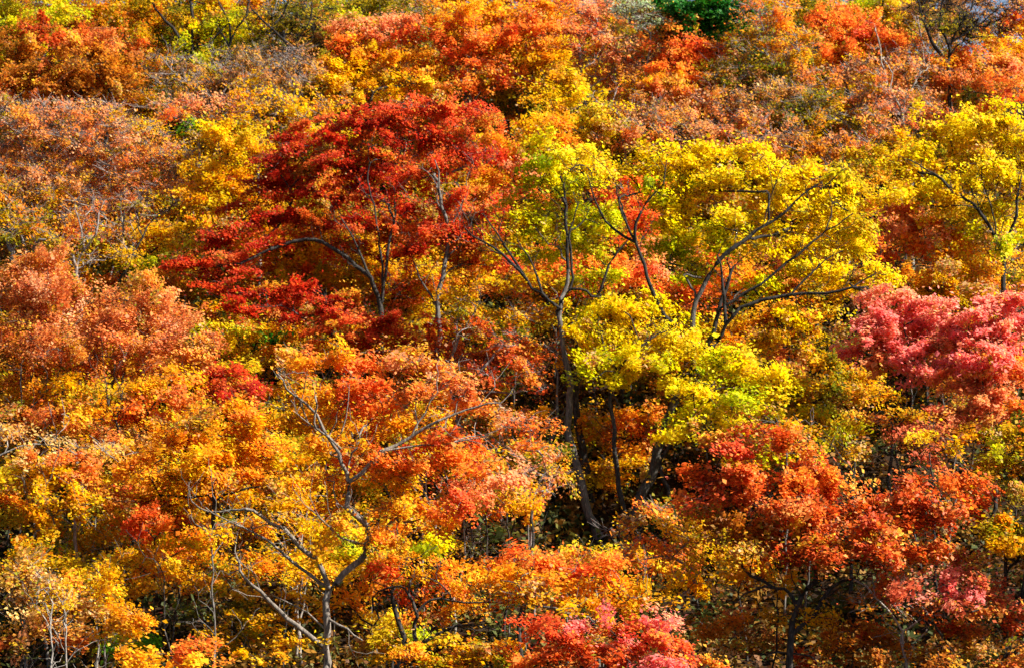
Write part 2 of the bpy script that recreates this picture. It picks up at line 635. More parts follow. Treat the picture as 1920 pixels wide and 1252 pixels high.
    if Ls:
        pos_ = np.concatenate([l[0] for l in Ls]) - base
        nn = np.concatenate([l[1] for l in Ls])
        ax = np.concatenate([l[2] for l in Ls])
        ti = np.concatenate([l[3] for l in Ls])
        me = leaf_mesh('crown', pos_, nn, ax, ti, la, rng)
        link('crown', me, root, a['mat'] or LEAF)
    STAT['leaves'] += nleaf
    STAT['trees'] += 1
    return root


def leaf_mesh(name, pos, nn, ax, tint, la, rng):
    n = len(pos)
    v = np.cross(nn, ax)
    ln = la * rng.lognormal(0, .30, n)[:, None] * .62
    wd = ln * rng.uniform(.55, .95, n)[:, None]
    fold = ln * rng.uniform(-.05, .45, n)[:, None]
    V = np.stack([pos - ax * ln, pos + v * wd + nn * fold - ax * ln * .1, pos + ax * ln + nn * fold * .25, pos - v * wd + nn * fold - ax * ln * .1], 1).reshape(-1, 3)
    Fq = np.arange(4 * n).reshape(-1, 4)
    me = mesh_from(name, V, Fq)
    at = me.attributes.new('leaf_tint', 'FLOAT_COLOR', 'FACE')
    c4 = np.ones((n, 4), np.float32)
    c4[:, :3] = tint
    at.data.foreach_set('color', c4.ravel())
    return me


def hash_s(t):
    h = 7
    for ch in t:
        h = (h * 131 + ord(ch)) & 0x7fffffff
    return h


SUNH = SUN.copy()

# ------------------------------------------------------------------ the setting: one hillside sheet
def hillside():
    xs = np.concatenate([np.linspace(-900, -60, 22), np.linspace(-56, 56, 113), np.linspace(60, 900, 22)])
    ys = np.concatenate([np.linspace(-40, 48, 30), np.linspace(50, 140, 121), np.linspace(145, 1600, 60)])
    X, Yy = np.meshgrid(xs, ys)
    Z = zg(X, Yy)
    V = np.stack([X, Yy, Z], -1).reshape(-1, 3)
    nx, ny = len(xs), len(ys)
    i = np.arange(nx - 1)[None, :] + (np.arange(ny - 1) * nx)[:, None]
    Fq = np.stack([i, i + 1, i + nx + 1, i + nx], -1).reshape(-1, 4)
    o = link('hillside', mesh_from('hillside', V, Fq, True), None, litter_mat())
    tag(o, 'steep wooded hillside covered in brown leaf litter', 'hillside', None, 'structure')


def fallen_leaves():
    rng = np.random.default_rng(5)
    n = 70000
    Y = rng.uniform(60, 126, n)
    x = rng.uniform(-1, 1, n) * (Y * .19 + 1.5)
    z = zg(x, Y) + rng.uniform(.005, .05, n)
    pos = np.stack([x, Y, z], 1)
    nn = norm(np.array([0, -.35, 1.0]) + rng.normal(0, .28, (n, 3)))
    ax = norm(np.cross(nn, rng.normal(0, 1, (n, 3))))
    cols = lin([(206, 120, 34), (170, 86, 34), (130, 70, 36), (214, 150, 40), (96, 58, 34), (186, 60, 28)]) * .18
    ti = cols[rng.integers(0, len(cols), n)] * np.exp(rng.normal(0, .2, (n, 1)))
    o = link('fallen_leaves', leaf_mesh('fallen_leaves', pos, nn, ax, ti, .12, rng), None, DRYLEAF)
    tag(o, 'fallen brown and orange leaves scattered over the forest floor', 'leaves', None, 'stuff')


def undergrowth():
    rng = np.random.default_rng(9)
    nc = 7500
    Y = rng.uniform(60, 127, nc)
    x = rng.uniform(-1, 1, nc) * (Y * .19 + 1.5)
    k = 26
    xx = np.repeat(x, k) + rng.normal(0, .28, nc * k)
    YY = np.repeat(Y, k) + rng.normal(0, .28, nc * k)
    hh = np.repeat(rng.uniform(.25, .95, nc), k) * rng.random(nc * k) ** .6
    pos = np.stack([xx, YY, zg(xx, YY) + .03 + hh], 1)
    nn = norm(np.array([0, 0, .8]) + rng.normal(0, .6, (nc * k, 3)))
    ax = norm(np.cross(nn, rng.normal(0, 1, (nc * k, 3))))
    cols = lin([(92, 88, 34), (70, 78, 30), (120, 88, 34), (96, 62, 30), (58, 66, 30), (136, 96, 30)])
    ti = np.repeat(cols[rng.integers(0, len(cols), nc)], k, 0) * np.exp(rng.normal(0, .25, (nc * k, 1)))
    o = link('undergrowth', leaf_mesh('undergrowth', pos, nn, ax, ti, .15, rng), None, NEEDLE)
    tag(o, 'dark olive bamboo grass and brush covering the shaded forest floor', 'undergrowth', None, 'stuff')


hillside()
fallen_leaves()
undergrowth()

# ------------------------------------------------------------------ the trees, far ridge first (pixels of the photograph)
# ---- belt along the very top of the ridge
tree('olive amber ridge top tree cut off by the upper edge of the view', 'ambero', (30, 250), [(30, 20, 55, 35), (55, -25, 60, 40), (-15, 45, 45, 28), (70, 60, 45, 25)], dens=1.8, twig=4, dY=1.5)
tree('rusty ridge top tree cut off by the upper edge of the view', 'rust', (130, 250), [(130, 20, 55, 35), (155, -25, 60, 40), (85, 45, 45, 28), (170, 60, 45, 25)], dens=1.8, twig=4, dY=1.5)
tree('dull amber ridge top tree cut off by the upper edge of the view', 'ambero', (240, 250), [(240, 20, 55, 35), (265, -25, 60, 40), (195, 45, 45, 28), (280, 60, 45, 25)], dens=1.8, twig=4, dY=1.5)
tree('olive ridge top tree cut off by the upper edge of the view', 'olive', (330, 250), [(330, 20, 55, 35), (355, -25, 60, 40), (285, 45, 45, 28), (370, 60, 45, 25)], dens=1.8, twig=4, dY=1.5)
tree('leafy brown ridge top tree cut off by the upper edge of the view', 'olive', (470, 250), [(470, 20, 55, 35), (495, -25, 60, 40), (425, 45, 45, 28), (510, 60, 45, 25)], dens=1.8, twig=4, dY=1.5)
tree('grey olive ridge top tree cut off by the upper edge of the view', 'olive', (570, 250), [(570, 20, 55, 35), (595, -25, 60, 40), (525, 45, 45, 28), (610, 60, 45, 25)], dens=1.8, twig=4, dY=1.5)
tree('mossy olive ridge top tree cut off by the upper edge of the view', 'olive', (700, 250), [(700, 20, 55, 35), (725, -25, 60, 40), (655, 45, 45, 28), (740, 60, 45, 25)], dens=1.8, twig=4, dY=1.5)
tree('deep orange ridge top tree cut off by the upper edge of the view', 'coppero', (800, 250), [(800, 20, 55, 35), (825, -25, 60, 40), (755, 45, 45, 28), (840, 60, 45, 25)], dens=1.8, twig=4, dY=1.5)
tree('tan orange ridge top tree cut off by the upper edge of the view', 'orange', (910, 250), [(910, 20, 55, 35), (935, -25, 60, 40), (865, 45, 45, 28), (950, 60, 45, 25)], dens=1.8, twig=4, dY=1.5)
tree('burnt orange ridge top tree cut off by the upper edge of the view', 'coppero', (1010, 250), [(1010, 20, 55, 35), (1035, -25, 60, 40), (965, 45, 45, 28), (1050, 60, 45, 25)], dens=1.8, twig=4, dY=1.5)
tree('pinkish copper ridge top tree cut off by the upper edge of the view', 'salmon', (1110, 250), [(1110, 20, 55, 35), (1135, -25, 60, 40), (1065, 45, 45, 28), (1150, 60, 45, 25)], dens=1.8, twig=4, dY=1.5)
tree('grey brown ridge top tree cut off by the upper edge of the view', 'brown', (1200, 250), [(1200, 20, 55, 35), (1225, -25, 60, 40), (1155, 45, 45, 28), (1240, 60, 45, 25)], dens=1.8, twig=4, dY=1.5)
tree('amber green ridge top tree cut off by the upper edge of the view', 'ambero', (1400, 250), [(1400, 20, 55, 35), (1425, -25, 60, 40), (1355, 45, 45, 28), (1440, 60, 45, 25)], dens=1.8, twig=4, dY=1.5)
tree('pale amber ridge top tree cut off by the upper edge of the view', 'olive', (1500, 250), [(1500, 20, 55, 35), (1525, -25, 60, 40), (1455, 45, 45, 28), (1540, 60, 45, 25)], dens=1.8, twig=4, dY=1.5)
tree('yellowish ridge top tree cut off by the upper edge of the view', 'ambero', (1600, 250), [(1600, 20, 55, 35), (1625, -25, 60, 40), (1555, 45, 45, 28), (1640, 60, 45, 25)], dens=1.8, twig=4, dY=1.5)
tree('golden olive ridge top tree cut off by the upper edge of the view', 'yellowo', (1690, 250), [(1690, 20, 55, 35), (1715, -25, 60, 40), (1645, 45, 45, 28), (1730, 60, 45, 25)], dens=1.8, twig=4, dY=1.5)
tree('brownish ridge top tree cut off by the upper edge of the view', 'brown', (1780, 250), [(1780, 20, 55, 35), (1805, -25, 60, 40), (1735, 45, 45, 28), (1820, 60, 45, 25)], dens=1.8, twig=4, dY=1.5)
# ---- along the ridge
tree('lime yellow maple in the upper corner above the rust red tree', 'lime', (60, 430),
     [(70, 40, 70, 45), (25, 15, 50, 45), (115, 15, 50, 35), (20, 60, 45, 30), (60, 95, 50, 22, 'limey')], dens=2.2)
tree('dark rust red maple spreading below the lime corner tree', 'rust', (150, 500),
     [(40, 95, 70, 35), (110, 75, 70, 30, 'scarlet'), (60, 145, 90, 40), (170, 125, 80, 45), (225, 150, 60, 40), (150, 175, 90, 30), (40, 165, 60, 30, 'coppero'), (195, 85, 60, 28, 'coppero')],
     dens=2.3, limbs=[([(195, 300), (200, 200), (205, 160)], 9, 6), ([(200, 215), (150, 170), (110, 150)], 5, 2)])
tree('amber brown maple behind the rust red tree', 'ambero', (225, 330),
     [(185, 20, 50, 35), (235, 40, 55, 45), (260, 5, 50, 30), (150, 40, 40, 30, 'rust'), (290, 75, 40, 30), (250, 85, 50, 25, 'orangered')], dens=2.0)
tree('olive and yellow maple with black forked trunks at the ridge', 'limey', (358, 430),
     [(345, 30, 60, 30, 'ambero'), (410, 55, 55, 40), (470, 25, 40, 35, 'amber'), (430, 95, 50, 35), (300, 60, 40, 35, 'olive'), (275, 25, 50, 35, 'ambero'), (370, 105, 60, 25, 'lime'), (400, 5, 60, 25, 'limey')],
     limbs=[([(357, 200), (357, 108), (362, 60), (362, -15)], 13, 8), ([(357, 108), (335, 70), (310, 40), (285, 5)], 9, 5), ([(358, 95), (400, 75), (435, 35)], 7, 4),
            ([(357, 130), (395, 80), (410, 60)], 5, 3)], dens=1.4, lo=1.0, bark='black')
tree('amber tree with a dark forked trunk beside the olive ridge tree', 'amber', (432, 440),
     [(445, 70, 40, 40, 'limey'), (480, 15, 45, 40), (420, 15, 40, 35), (465, 110, 40, 30, 'limey')],
     limbs=[([(432, 200), (432, 80), (428, 40), (410, 5)], 9, 5), ([(433, 85), (455, 40), (468, 0)], 8, 5)], dens=1.4, lo=1.0, bark='black')
tree('nearly bare grey tree with leaning dark trunk near the ridge', 'olive', (572, 450),
     [(545, 40, 55, 55), (500, 60, 40, 40), (590, 50, 45, 50), (540, 95, 50, 30, 'brown')],
     limbs=[([(570, 240), (562, 125), (535, 80), (510, 55), (480, 25)], 12, 6), ([(562, 125), (555, 85), (575, 50), (585, 5)], 8, 4), ([(510, 55), (535, 20), (545, -10)], 6, 3)],
     dens=.8, twig=8, lo=.5, bark='black')
tree('pale slender trunk tree next to the nearly bare grey tree', 'olive', (508, 420),
     [(515, 40, 35, 40), (505, 90, 30, 30)], limbs=[([(506, 200), (508, 90), (513, 30), (522, -10)], 8, 5)], dens=.6, twig=7, bark='pale')
tree('lime green tree peeping between the bare tree and the salmon tree', 'lime', (655, 330),
     [(640, 20, 40, 35), (670, 45, 35, 30), (690, 10, 40, 25, 'olive')], dens=2.2)
tree('dark olive tree in the gap behind the salmon maple', 'olive', (760, 330),
     [(760, 20, 60, 35), (790, 60, 40, 40), (740, 75, 45, 25, 'dkgreen')], dens=1.8, twig=5)
tree('salmon orange maple with tufted crown left of the big orange one', 'salmon', (712, 440),
     [(685, 55, 55, 30), (735, 50, 28, 22), (660, 85, 40, 25, 'orangered'), (770, 45, 25, 16), (640, 45, 30, 20), (690, 95, 45, 22, 'orangered')], dens=2.2, lo=-.5)
tree('golden orange maple under the tufted salmon crown', 'amber', (650, 470),
     [(625, 125, 50, 28, 'orange'), (700, 130, 75, 30), (770, 150, 50, 25, 'orange'), (650, 155, 55, 25), (700, 165, 70, 20), (760, 115, 50, 25, 'orange')], dens=2.4)
tree('big bright orange maple on the ridge with long pale leaning trunk', 'orangered', (880, 470),
     [(870, 30, 70, 35, 'orange'), (940, 25, 70, 35, 'orange'), (820, 65, 60, 35), (900, 80, 80, 35), (840, 105, 70, 30), (985, 55, 55, 40), (950, 95, 70, 30, 'orange'), (1030, 30, 40, 40, 'orange'), (880, 140, 80, 25), (930, 150, 55, 20), (1000, 100, 50, 25, 'amber')],
     limbs=[([(872, 190), (858, 150), (840, 110), (822, 60), (812, 20)], 6, 3), ([(872, 200), (905, 100), (930, 55)], 6, 3)], dens=2.2, bark='grey')
tree('yellow and olive maple in the hollow below the big orange maple', 'ambero', (980, 440),
     [(990, 120, 60, 22, 'amber'), (945, 140, 45, 20, 'amber'), (960, 175, 45, 25, 'olive'), (1010, 165, 40, 30, 'olive'), (1000, 210, 45, 25, 'olive'), (845, 160, 50, 16, 'olive')],
     limbs=[([(984, 300), (984, 215), (1000, 180), (1030, 150)], 8, 4), ([(984, 230), (965, 190)], 5, 3)], dens=1.8)
tree('twiggy salmon pink maple right of the big orange maple', 'salmon', (1110, 450),
     [(1100, 25, 45, 35), (1120, 70, 50, 40, 'redlite'), (1085, 80, 40, 40), (1150, 100, 55, 45, 'salmon'), (1100, 130, 50, 35, 'coppero'), (1170, 150, 50, 40, 'coppero'), (1065, 20, 35, 35, 'orangered')],
     limbs=[([(1090, 300), (1088, 130), (1086, 70)], 6, 4)], dens=1.6, twig=5)
tree('silvery white shrub with pale seed heads beside the dark evergreen', 'silver', (1195, 455),
     [(1180, 30, 35, 35), (1220, 50, 30, 28), (1200, 10, 50, 25)], dens=.45, twig=11, bark='pale', name='pale_shrub', cat='shrub', group=None)
tree('dark green evergreen tree on the skyline', 'dkgreen', (1310, 440),
     [(1300, 20, 50, 35), (1330, 45, 50, 40), (1270, 50, 45, 35), (1340, 10, 50, 35), (1310, 75, 45, 25), (1345, 75, 28, 25), (1235, 15, 40, 25), (1375, 25, 35, 30), (1380, 65, 25, 22), (1330, -20, 60, 30)], dens=3.0, mat=NEEDLE, name='evergreen_tree', leaf=.13)
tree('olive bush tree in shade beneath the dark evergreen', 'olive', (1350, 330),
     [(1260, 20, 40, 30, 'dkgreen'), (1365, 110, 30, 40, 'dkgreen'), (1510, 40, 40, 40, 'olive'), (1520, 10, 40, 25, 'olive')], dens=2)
tree('flame orange maple with pointed top in front of the evergreen', 'orangered', (1262, 470),
     [(1252, 55, 22, 28), (1285, 85, 40, 28), (1240, 90, 40, 30), (1310, 100, 28, 20), (1270, 120, 55, 28), (1290, 150, 45, 25), (1230, 150, 45, 28, 'orange'), (1250, 180, 60, 25, 'coppero')], dens=2.3)
tree('olive and orange tree with a straight grey trunk near the ridge', 'ambero', (1443, 470),
     [(1440, 25, 45, 30, 'orangered'), (1480, 45, 40, 30, 'orange'), (1405, 55, 40, 30), (1445, 80, 60, 30), (1400, 110, 50, 35, 'olive'), (1480, 95, 45, 30), (1360, 100, 25, 16, 'orangered'), (1380, 150, 50, 30, 'brown'), (1440, 140, 55, 35, 'olive'), (1350, 130, 30, 30, 'olive'), (1500, 80, 30, 30, 'coppero')],
     limbs=[([(1443, 330), (1443, 200), (1441, 110), (1440, 40)], 11, 4)], dens=1.6, twig=5, bark='grey')
tree('bright orange red maple with broad dome on the skyline', 'orangered', (1615, 420),
     [(1585, 28, 50, 28), (1560, 55, 40, 25), (1630, 50, 50, 28), (1540, 40, 30, 18), (1600, 75, 60, 25), (1660, 75, 45, 25), (1580, 95, 55, 25), (1625, 105, 50, 22, 'amber'), (1570, 118, 40, 16, 'orange'), (1690, 85, 30, 25)], dens=2.4)
tree('yellow green tree behind the orange skyline dome', 'limey', (1665, 300),
     [(1630, 10, 40, 22), (1670, 20, 35, 30, 'yellowo'), (1690, 50, 30, 30, 'yellowo')],
     limbs=[([(1655, 60), (1655, 20), (1660, -20)], 6, 4)], dens=1.9)
tree('bare black tree with fine twigs against the sky', 'brown', (1782, 475),
     [(1740, 15, 45, 35), (1790, 10, 55, 40), (1840, 35, 45, 40), (1760, 50, 45, 30, 'olive'), (1810, 60, 40, 25, 'olive'), (1880, 20, 40, 30)],
     limbs=[([(1782, 180), (1778, 110), (1790, 60), (1825, 0)], 10, 5), ([(1778, 120), (1750, 90), (1730, 40), (1715, -10)], 9, 5), ([(1782, 90), (1765, 50), (1770, 0)], 7, 4), ([(1790, 80), (1840, 40), (1880, 10)], 5, 3)],
     dens=.35, twig=12, lo=.3, bark='black')
tree('dark grey green bush tree behind the bare black tree', 'olive', (1770, 330),
     [(1750, 40, 50, 28), (1805, 55, 40, 25), (1850, 70, 30, 25), (1720, 20, 30, 30, 'brown')], dens=1.3, twig=4)
tree('golden orange maple at the edge under the sky corner', 'orange', (1905, 380),
     [(1900, 25, 28, 18, 'orangered'), (1910, 55, 30, 22, 'orangered'), (1885, 85, 30, 20), (1910, 100, 35, 25, 'amber'), (1870, 70, 20, 14), (1940, 60, 40, 50)], dens=2.4)
tree('rust salmon maple on the shoulder below the bare black tree', 'coppero', (1840, 470),
     [(1810, 120, 55, 25, 'orangered'), (1860, 125, 55, 25), (1900, 140, 40, 30, 'salmon'), (1790, 155, 60, 28, 'copper'), (1850, 165, 60, 28), (1890, 180, 50, 25, 'orangered'), (1760, 120, 40, 25, 'orange')], dens=2.0, twig=4, bark='grey')
tree('dark bare limbed tree rising from the rust salmon crowns', 'brown', (1745, 420),
     [(1735, 100, 25, 30), (1750, 60, 30, 30)], limbs=[([(1742, 260), (1740, 120), (1730, 70), (1720, 30)], 8, 5), ([(1740, 120), (1760, 70)], 5, 3)], dens=.6, twig=6)
tree('brown copper tree with a long pale leaning trunk', 'coppero', (1712, 500),
     [(1665, 105, 40, 25, 'copper'), (1640, 150, 55, 30), (1700, 150, 45, 30, 'copper'), (1720, 185, 50, 25), (1670, 190, 50, 30, 'salmon'), (1740, 215, 50, 25, 'copper'), (1640, 205, 30, 25, 'orange')],
     limbs=[([(1708, 300), (1690, 215), (1664, 160), (1650, 90), (1642, 60)], 8, 5), ([(1690, 215), (1715, 160), (1745, 110)], 4, 2)], dens=1.3, twig=7, bark='pale', lo=.5)
tree('brown twiggy tree left of the pale leaning trunk', 'brown', (1590, 500),
     [(1540, 140, 50, 30, 'coppero'), (1600, 135, 40, 25), (1560, 180, 60, 30, 'ambero'), (1620, 190, 40, 30, 'coppero'), (1520, 200, 40, 30, 'olive'), (1590, 225, 50, 25, 'olive'), (1650, 235, 50, 22, 'copper')], dens=1.4, twig=6, bark='grey')
tree('dark olive twiggy tree beside the straight grey trunk', 'olive', (1480, 520),
     [(1470, 175, 50, 28, 'brown'), (1490, 205, 50, 30), (1450, 215, 40, 25), (1530, 225, 40, 20, 'ambero')], dens=1.4, twig=6)
tree('mauve brown twiggy tree under the straight grey trunk', 'copper', (1390, 550),
     [(1350, 185, 40, 25), (1390, 200, 50, 28, 'brown'), (1420, 225, 45, 25), (1360, 225, 40, 25), (1450, 255, 55, 22, 'coppero')], dens=1.5, twig=6)
# ---- second row
tree('grey twiggy tree leaning left above the amber maple', 'brown', (420, 480),
     [(330, 130, 45, 28), (390, 125, 50, 28, 'lime'), (310, 165, 40, 22, 'olive'), (360, 160, 55, 25, 'ambero'), (420, 165, 45, 25, 'brown'), (280, 130, 35, 25, 'ambero'), (340, 190, 50, 18, 'olive')],
     limbs=[([(410, 300), (390, 190), (340, 145), (300, 105)], 6, 3), ([(400, 230), (420, 150), (418, 120)], 9, 7)], dens=1.3, twig=9, bark='grey')
tree('mauve grey nearly bare tree left of the golden maple', 'brown', (520, 480),
     [(500, 120, 50, 28), (550, 115, 40, 28), (480, 150, 50, 28), (540, 150, 50, 30), (520, 185, 50, 25, 'amber'), (455, 125, 35, 20)],
     limbs=[([(490, 300), (487, 200), (485, 140), (482, 115)], 6, 4)], dens=.9, twig=11, bark='grey')
tree('golden yellow maple with thin crooked trunk beside the red one', 'amber', (486, 560),
     [(465, 165, 30, 25), (470, 200, 40, 30), (530, 200, 45, 25), (580, 215, 45, 22, 'yellowo'), (560, 240, 45, 20), (480, 235, 40, 25, 'amber'), (610, 195, 40, 20, 'orange'), (440, 240, 35, 22, 'yellowo')],
     limbs=[([(486, 420), (484, 290), (480, 250), (472, 228), (485, 205)], 8, 5), ([(480, 250), (510, 225), (530, 200)], 4, 2)], dens=1.6, twig=5, bark='grey')
tree('orange twig tree with green heart above the wide copper crown', 'salmon', (385, 560),
     [(340, 195, 45, 18), (390, 205, 50, 20), (420, 195, 40, 15), (395, 240, 40, 22, 'lime'), (370, 240, 30, 18, 'green'), (320, 210, 45, 18, 'orangered'), (430, 225, 30, 18, 'coppero')], dens=1.7, twig=5)
tree('wide copper brown crown against the rust red tree', 'copper', (60, 680),
     [(30, 215, 60, 28), (90, 210, 60, 25), (40, 255, 70, 32), (110, 250, 60, 32, 'coppero'), (60, 300, 80, 35), (140, 285, 60, 30), (30, 340, 60, 35, 'coppero'), (100, 340, 70, 35), (50, 380, 70, 30, 'ambero'), (120, 385, 60, 28, 'ambero')],
     limbs=[([(30, 560), (20, 450), (30, 420), (60, 380), (110, 330)], 9, 4), ([(22, 450), (0, 400), (-20, 370)], 6, 3), ([(30, 420), (45, 400), (85, 340)], 5, 3)], dens=1.3, twig=9, bark='dark', leaf=.09)
tree('copper orange crown with dark forked stems by the golden yellow tree', 'copper', (215, 690),
     [(180, 215, 55, 25, 'salmon'), (240, 225, 50, 20, 'amber'), (190, 260, 65, 30), (265, 255, 60, 25, 'amber'), (215, 305, 70, 32), (290, 290, 55, 30, 'coppero'), (170, 345, 55, 30), (240, 350, 70, 32, 'copper'), (310, 335, 50, 30, 'coppero'), (200, 395, 70, 28, 'coppero'), (290, 390, 60, 28, 'ambero'), (360, 300, 45, 30, 'amber')],
     limbs=[([(225, 600), (240, 520), (232, 450), (225, 400), (240, 340)], 8, 4), ([(238, 510), (290, 420), (335, 370)], 6, 3), ([(232, 450), (200, 380)], 5, 3)], dens=1.4, twig=9, bark='dark', leaf=.09)
tree('golden yellow tree between the copper crown and the red maple', 'amber', (455, 720),
     [(415, 270, 40, 30), (450, 300, 50, 30, 'yellowo'), (405, 320, 45, 28), (470, 270, 40, 22, 'yellowo'), (430, 345, 50, 28, 'amber'), (385, 365, 45, 28), (400, 405, 50, 25, 'yellowo'), (450, 380, 40, 25, 'amber'), (500, 290, 30, 20)], dens=2.3)
tree('amber tree with black crooked trunks under the copper crowns', 'ambero', (148, 800),
     [(40, 430, 55, 28), (110, 430, 55, 30, 'coppero'), (170, 430, 55, 30, 'coppero'), (60, 465, 60, 25, 'olive'), (140, 475, 55, 25), (200, 470, 50, 22, 'ambero'), (20, 400, 40, 25)],
     limbs=[([(150, 640), (147, 500), (155, 470), (180, 440), (185, 400)], 11, 5), ([(155, 470), (150, 430), (140, 390)], 5, 3)], dens=1.7, twig=5, lo=.8)
tree('orange and green tree with black leaning trunk left of the red maple', 'ambero', (205, 770),
     [(250, 425, 50, 28, 'coppero'), (310, 440, 50, 25, 'amber'), (270, 470, 50, 25), (330, 480, 45, 22, 'limey'), (230, 490, 45, 20, 'olive'), (360, 450, 40, 22, 'amber'), (290, 505, 50, 18, 'lime'), (400, 440, 40, 22, 'amber')],
     limbs=[([(200, 640), (218, 540), (240, 500), (250, 470)], 11, 6), ([(240, 500), (235, 440), (232, 400)], 6, 4), ([(245, 485), (275, 430), (300, 400)], 5, 3)], dens=1.8, twig=4, lo=.8)
tree('pair of silvery stems leaning beside the black leaning trunk', 'olive', (262, 760),
     [(225, 440, 30, 30), (260, 400, 30, 30)], limbs=[([(262, 560), (240, 500), (228, 440), (225, 390)], 7, 4), ([(262, 560), (250, 500), (255, 440)], 5, 3)], dens=.8, twig=5, bark='pale')
# backdrop inside the red maple
tree('amber maple glowing behind the deep red maple', 'ambero', (560, 720),
     [(470, 430, 60, 40, 'amber'), (560, 400, 60, 40), (640, 440, 70, 40), (560, 480, 70, 35, 'amber'), (660, 510, 60, 35), (740, 500, 60, 40, 'amber'), (780, 540, 60, 35), (700, 560, 60, 30, 'yellowo'), (600, 530, 60, 30)], dens=2.0)
tree('orange maple showing between the red maple and the tall yellow tree', 'orangered', (950, 690),
     [(955, 285, 45, 30), (930, 330, 40, 30, 'orange'), (975, 360, 40, 35), (950, 400, 40, 25), (990, 320, 35, 30, 'salmon'), (1030, 250, 45, 28, 'orange'), (920, 270, 35, 25, 'orange')], dens=2.1)
tree('yellow amber maple above the tall yellow tree', 'yellowo', (1080, 600),
     [(1050, 155, 45, 25, 'amber'), (1095, 170, 45, 28), (1060, 195, 50, 25), (1110, 205, 45, 25, 'yellowo'), (1040, 225, 45, 22, 'amber'), (1090, 240, 50, 25), (1000, 240, 40, 22, 'amber'), (1130, 240, 40, 25)],
     limbs=[([(1110, 330), (1112, 240), (1100, 200)], 5, 3)], dens=1.8, twig=4)
tree('copper brown maple right of the flame orange one', 'coppero', (1225, 610),
     [(1160, 215, 45, 25), (1210, 215, 55, 28, 'brown'), (1270, 215, 50, 25), (1180, 250, 50, 25, 'copper'), (1240, 255, 50, 22, 'coppero'), (1300, 250, 45, 22, 'brown'), (1340, 265, 45, 22, 'copper')],
     limbs=[([(1180, 360), (1172, 290), (1165, 240), (1150, 200)], 5, 3)], dens=1.6, twig=6, bark='grey')
tree('rusty maroon maple behind the top of the spreading yellow tree', 'rust', (1515, 640),
     [(1460, 265, 45, 22, 'brown'), (1510, 275, 50, 25), (1560, 290, 45, 25), (1490, 310, 45, 22), (1540, 325, 45, 20, 'rust'), (1410, 275, 40, 20, 'coppero'), (1600, 270, 40, 22, 'copper')], dens=1.9, twig=5)
# ---- the red maples
tree('deep red maple with a dome of tiered sprays', 'red', (712, 830),
     [(640, 225, 50, 22, 'redlite'), (600, 262, 55, 22), (550, 272, 48, 20), (660, 265, 55, 28), (520, 312, 45, 20), (580, 310, 60, 24), (650, 315, 60, 28), (710, 225, 50, 28), (715, 285, 55, 32), (490, 350, 50, 24), (550, 360, 60, 24), (620, 365, 60, 26), (690, 350, 55, 30), (465, 395, 50, 22), (530, 405, 55, 20), (600, 415, 55, 22, 'scarlet'), (670, 410, 55, 26), (440, 428, 55, 20), (405, 458, 55, 20), (365, 483, 55, 18), (500, 445, 50, 18), (720, 430, 45, 28, 'scarlet'), (650, 465, 50, 20), (430, 490, 50, 16, 'redlite'), (340, 505, 35, 14)],
     limbs=[([(713, 680), (712, 580), (722, 515), (735, 440), (740, 380)], 12, 5), ([(714, 575), (695, 520), (672, 465), (640, 410)], 8, 4), ([(716, 560), (712, 480), (705, 400), (690, 320)], 6, 3), ([(695, 520), (640, 480), (590, 450)], 4, 2)],
     dens=2.5, leaf=.092, twig=3, flat=.8, lo=.9, seed=5)
tree('orange red maple with grey trunk right of the deep red dome', 'redlite', (818, 840),
     [(770, 205, 50, 25), (830, 215, 50, 28), (890, 225, 45, 28), (790, 260, 55, 28, 'red'), (850, 270, 55, 28), (770, 320, 50, 28), (830, 320, 50, 28, 'redlite'), (890, 290, 40, 25, 'red'), (780, 375, 50, 26, 'red'), (840, 385, 45, 25), (900, 390, 45, 25), (790, 430, 50, 24), (850, 440, 45, 24, 'red'), (910, 450, 40, 22, 'scarlet'), (860, 490, 50, 20, 'scarlet'), (940, 385, 35, 22), (770, 470, 40, 18, 'red'), (930, 490, 40, 20)],
     limbs=[([(820, 720), (819, 610), (822, 560), (838, 500), (845, 430), (830, 370), (815, 300)], 15, 5), ([(822, 575), (790, 520), (770, 470)], 7, 3), ([(838, 500), (870, 450), (890, 400)], 6, 3), ([(845, 430), (870, 380), (880, 320)], 5, 3)],
     dens=2.5, leaf=.092, twig=4.5, bark='grey', lo=.9, seed=8)
tree('low scarlet fringe of tiered red sprays under the red dome', 'red', (600, 930),
     [(440, 545, 50, 14), (500, 548, 60, 18), (570, 540, 50, 16), (620, 560, 60, 20), (550, 575, 60, 18), (480, 570, 50, 14), (640, 590, 60, 20), (700, 595, 55, 22, 'redlite'), (590, 605, 50, 18, 'scarlet'), (760, 620, 60, 22, 'redlite'), (700, 635, 55, 20), (800, 650, 50, 22, 'red'), (640, 635, 50, 18, 'scarlet'), (740, 665, 55, 18, 'scarlet')],
     dens=2.2, leaf=.092, flat=.85, seed=4)
tree('dull green maple half hidden left of the scarlet fringe', 'green', (470, 830),
     [(425, 570, 50, 18, 'olive'), (440, 610, 45, 20, 'ambero'), (450, 640, 55, 22), (500, 650, 40, 22, 'dkgreen'), (420, 620, 40, 20, 'lime'), (520, 620, 50, 22, 'amber'), (430, 590, 50, 20, 'ambero'), (560, 650, 40, 20, 'olive')], dens=1.9)
tree('amber tree under the red fringe beside the green one', 'amber', (480, 900),
     [(450, 665, 50, 20), (500, 680, 50, 18, 'ambero'), (560, 660, 45, 18, 'orange'), (430, 690, 35, 15, 'yellowo')], dens=2)
tree('small scarlet maple tucked beside the copper crown', 'red', (440, 980),
     [(410, 705, 45, 18), (460, 710, 35, 16), (440, 740, 45, 18), (480, 745, 25, 14), (400, 725, 40, 14, 'scarlet')], dens=2.8, leaf=.092)
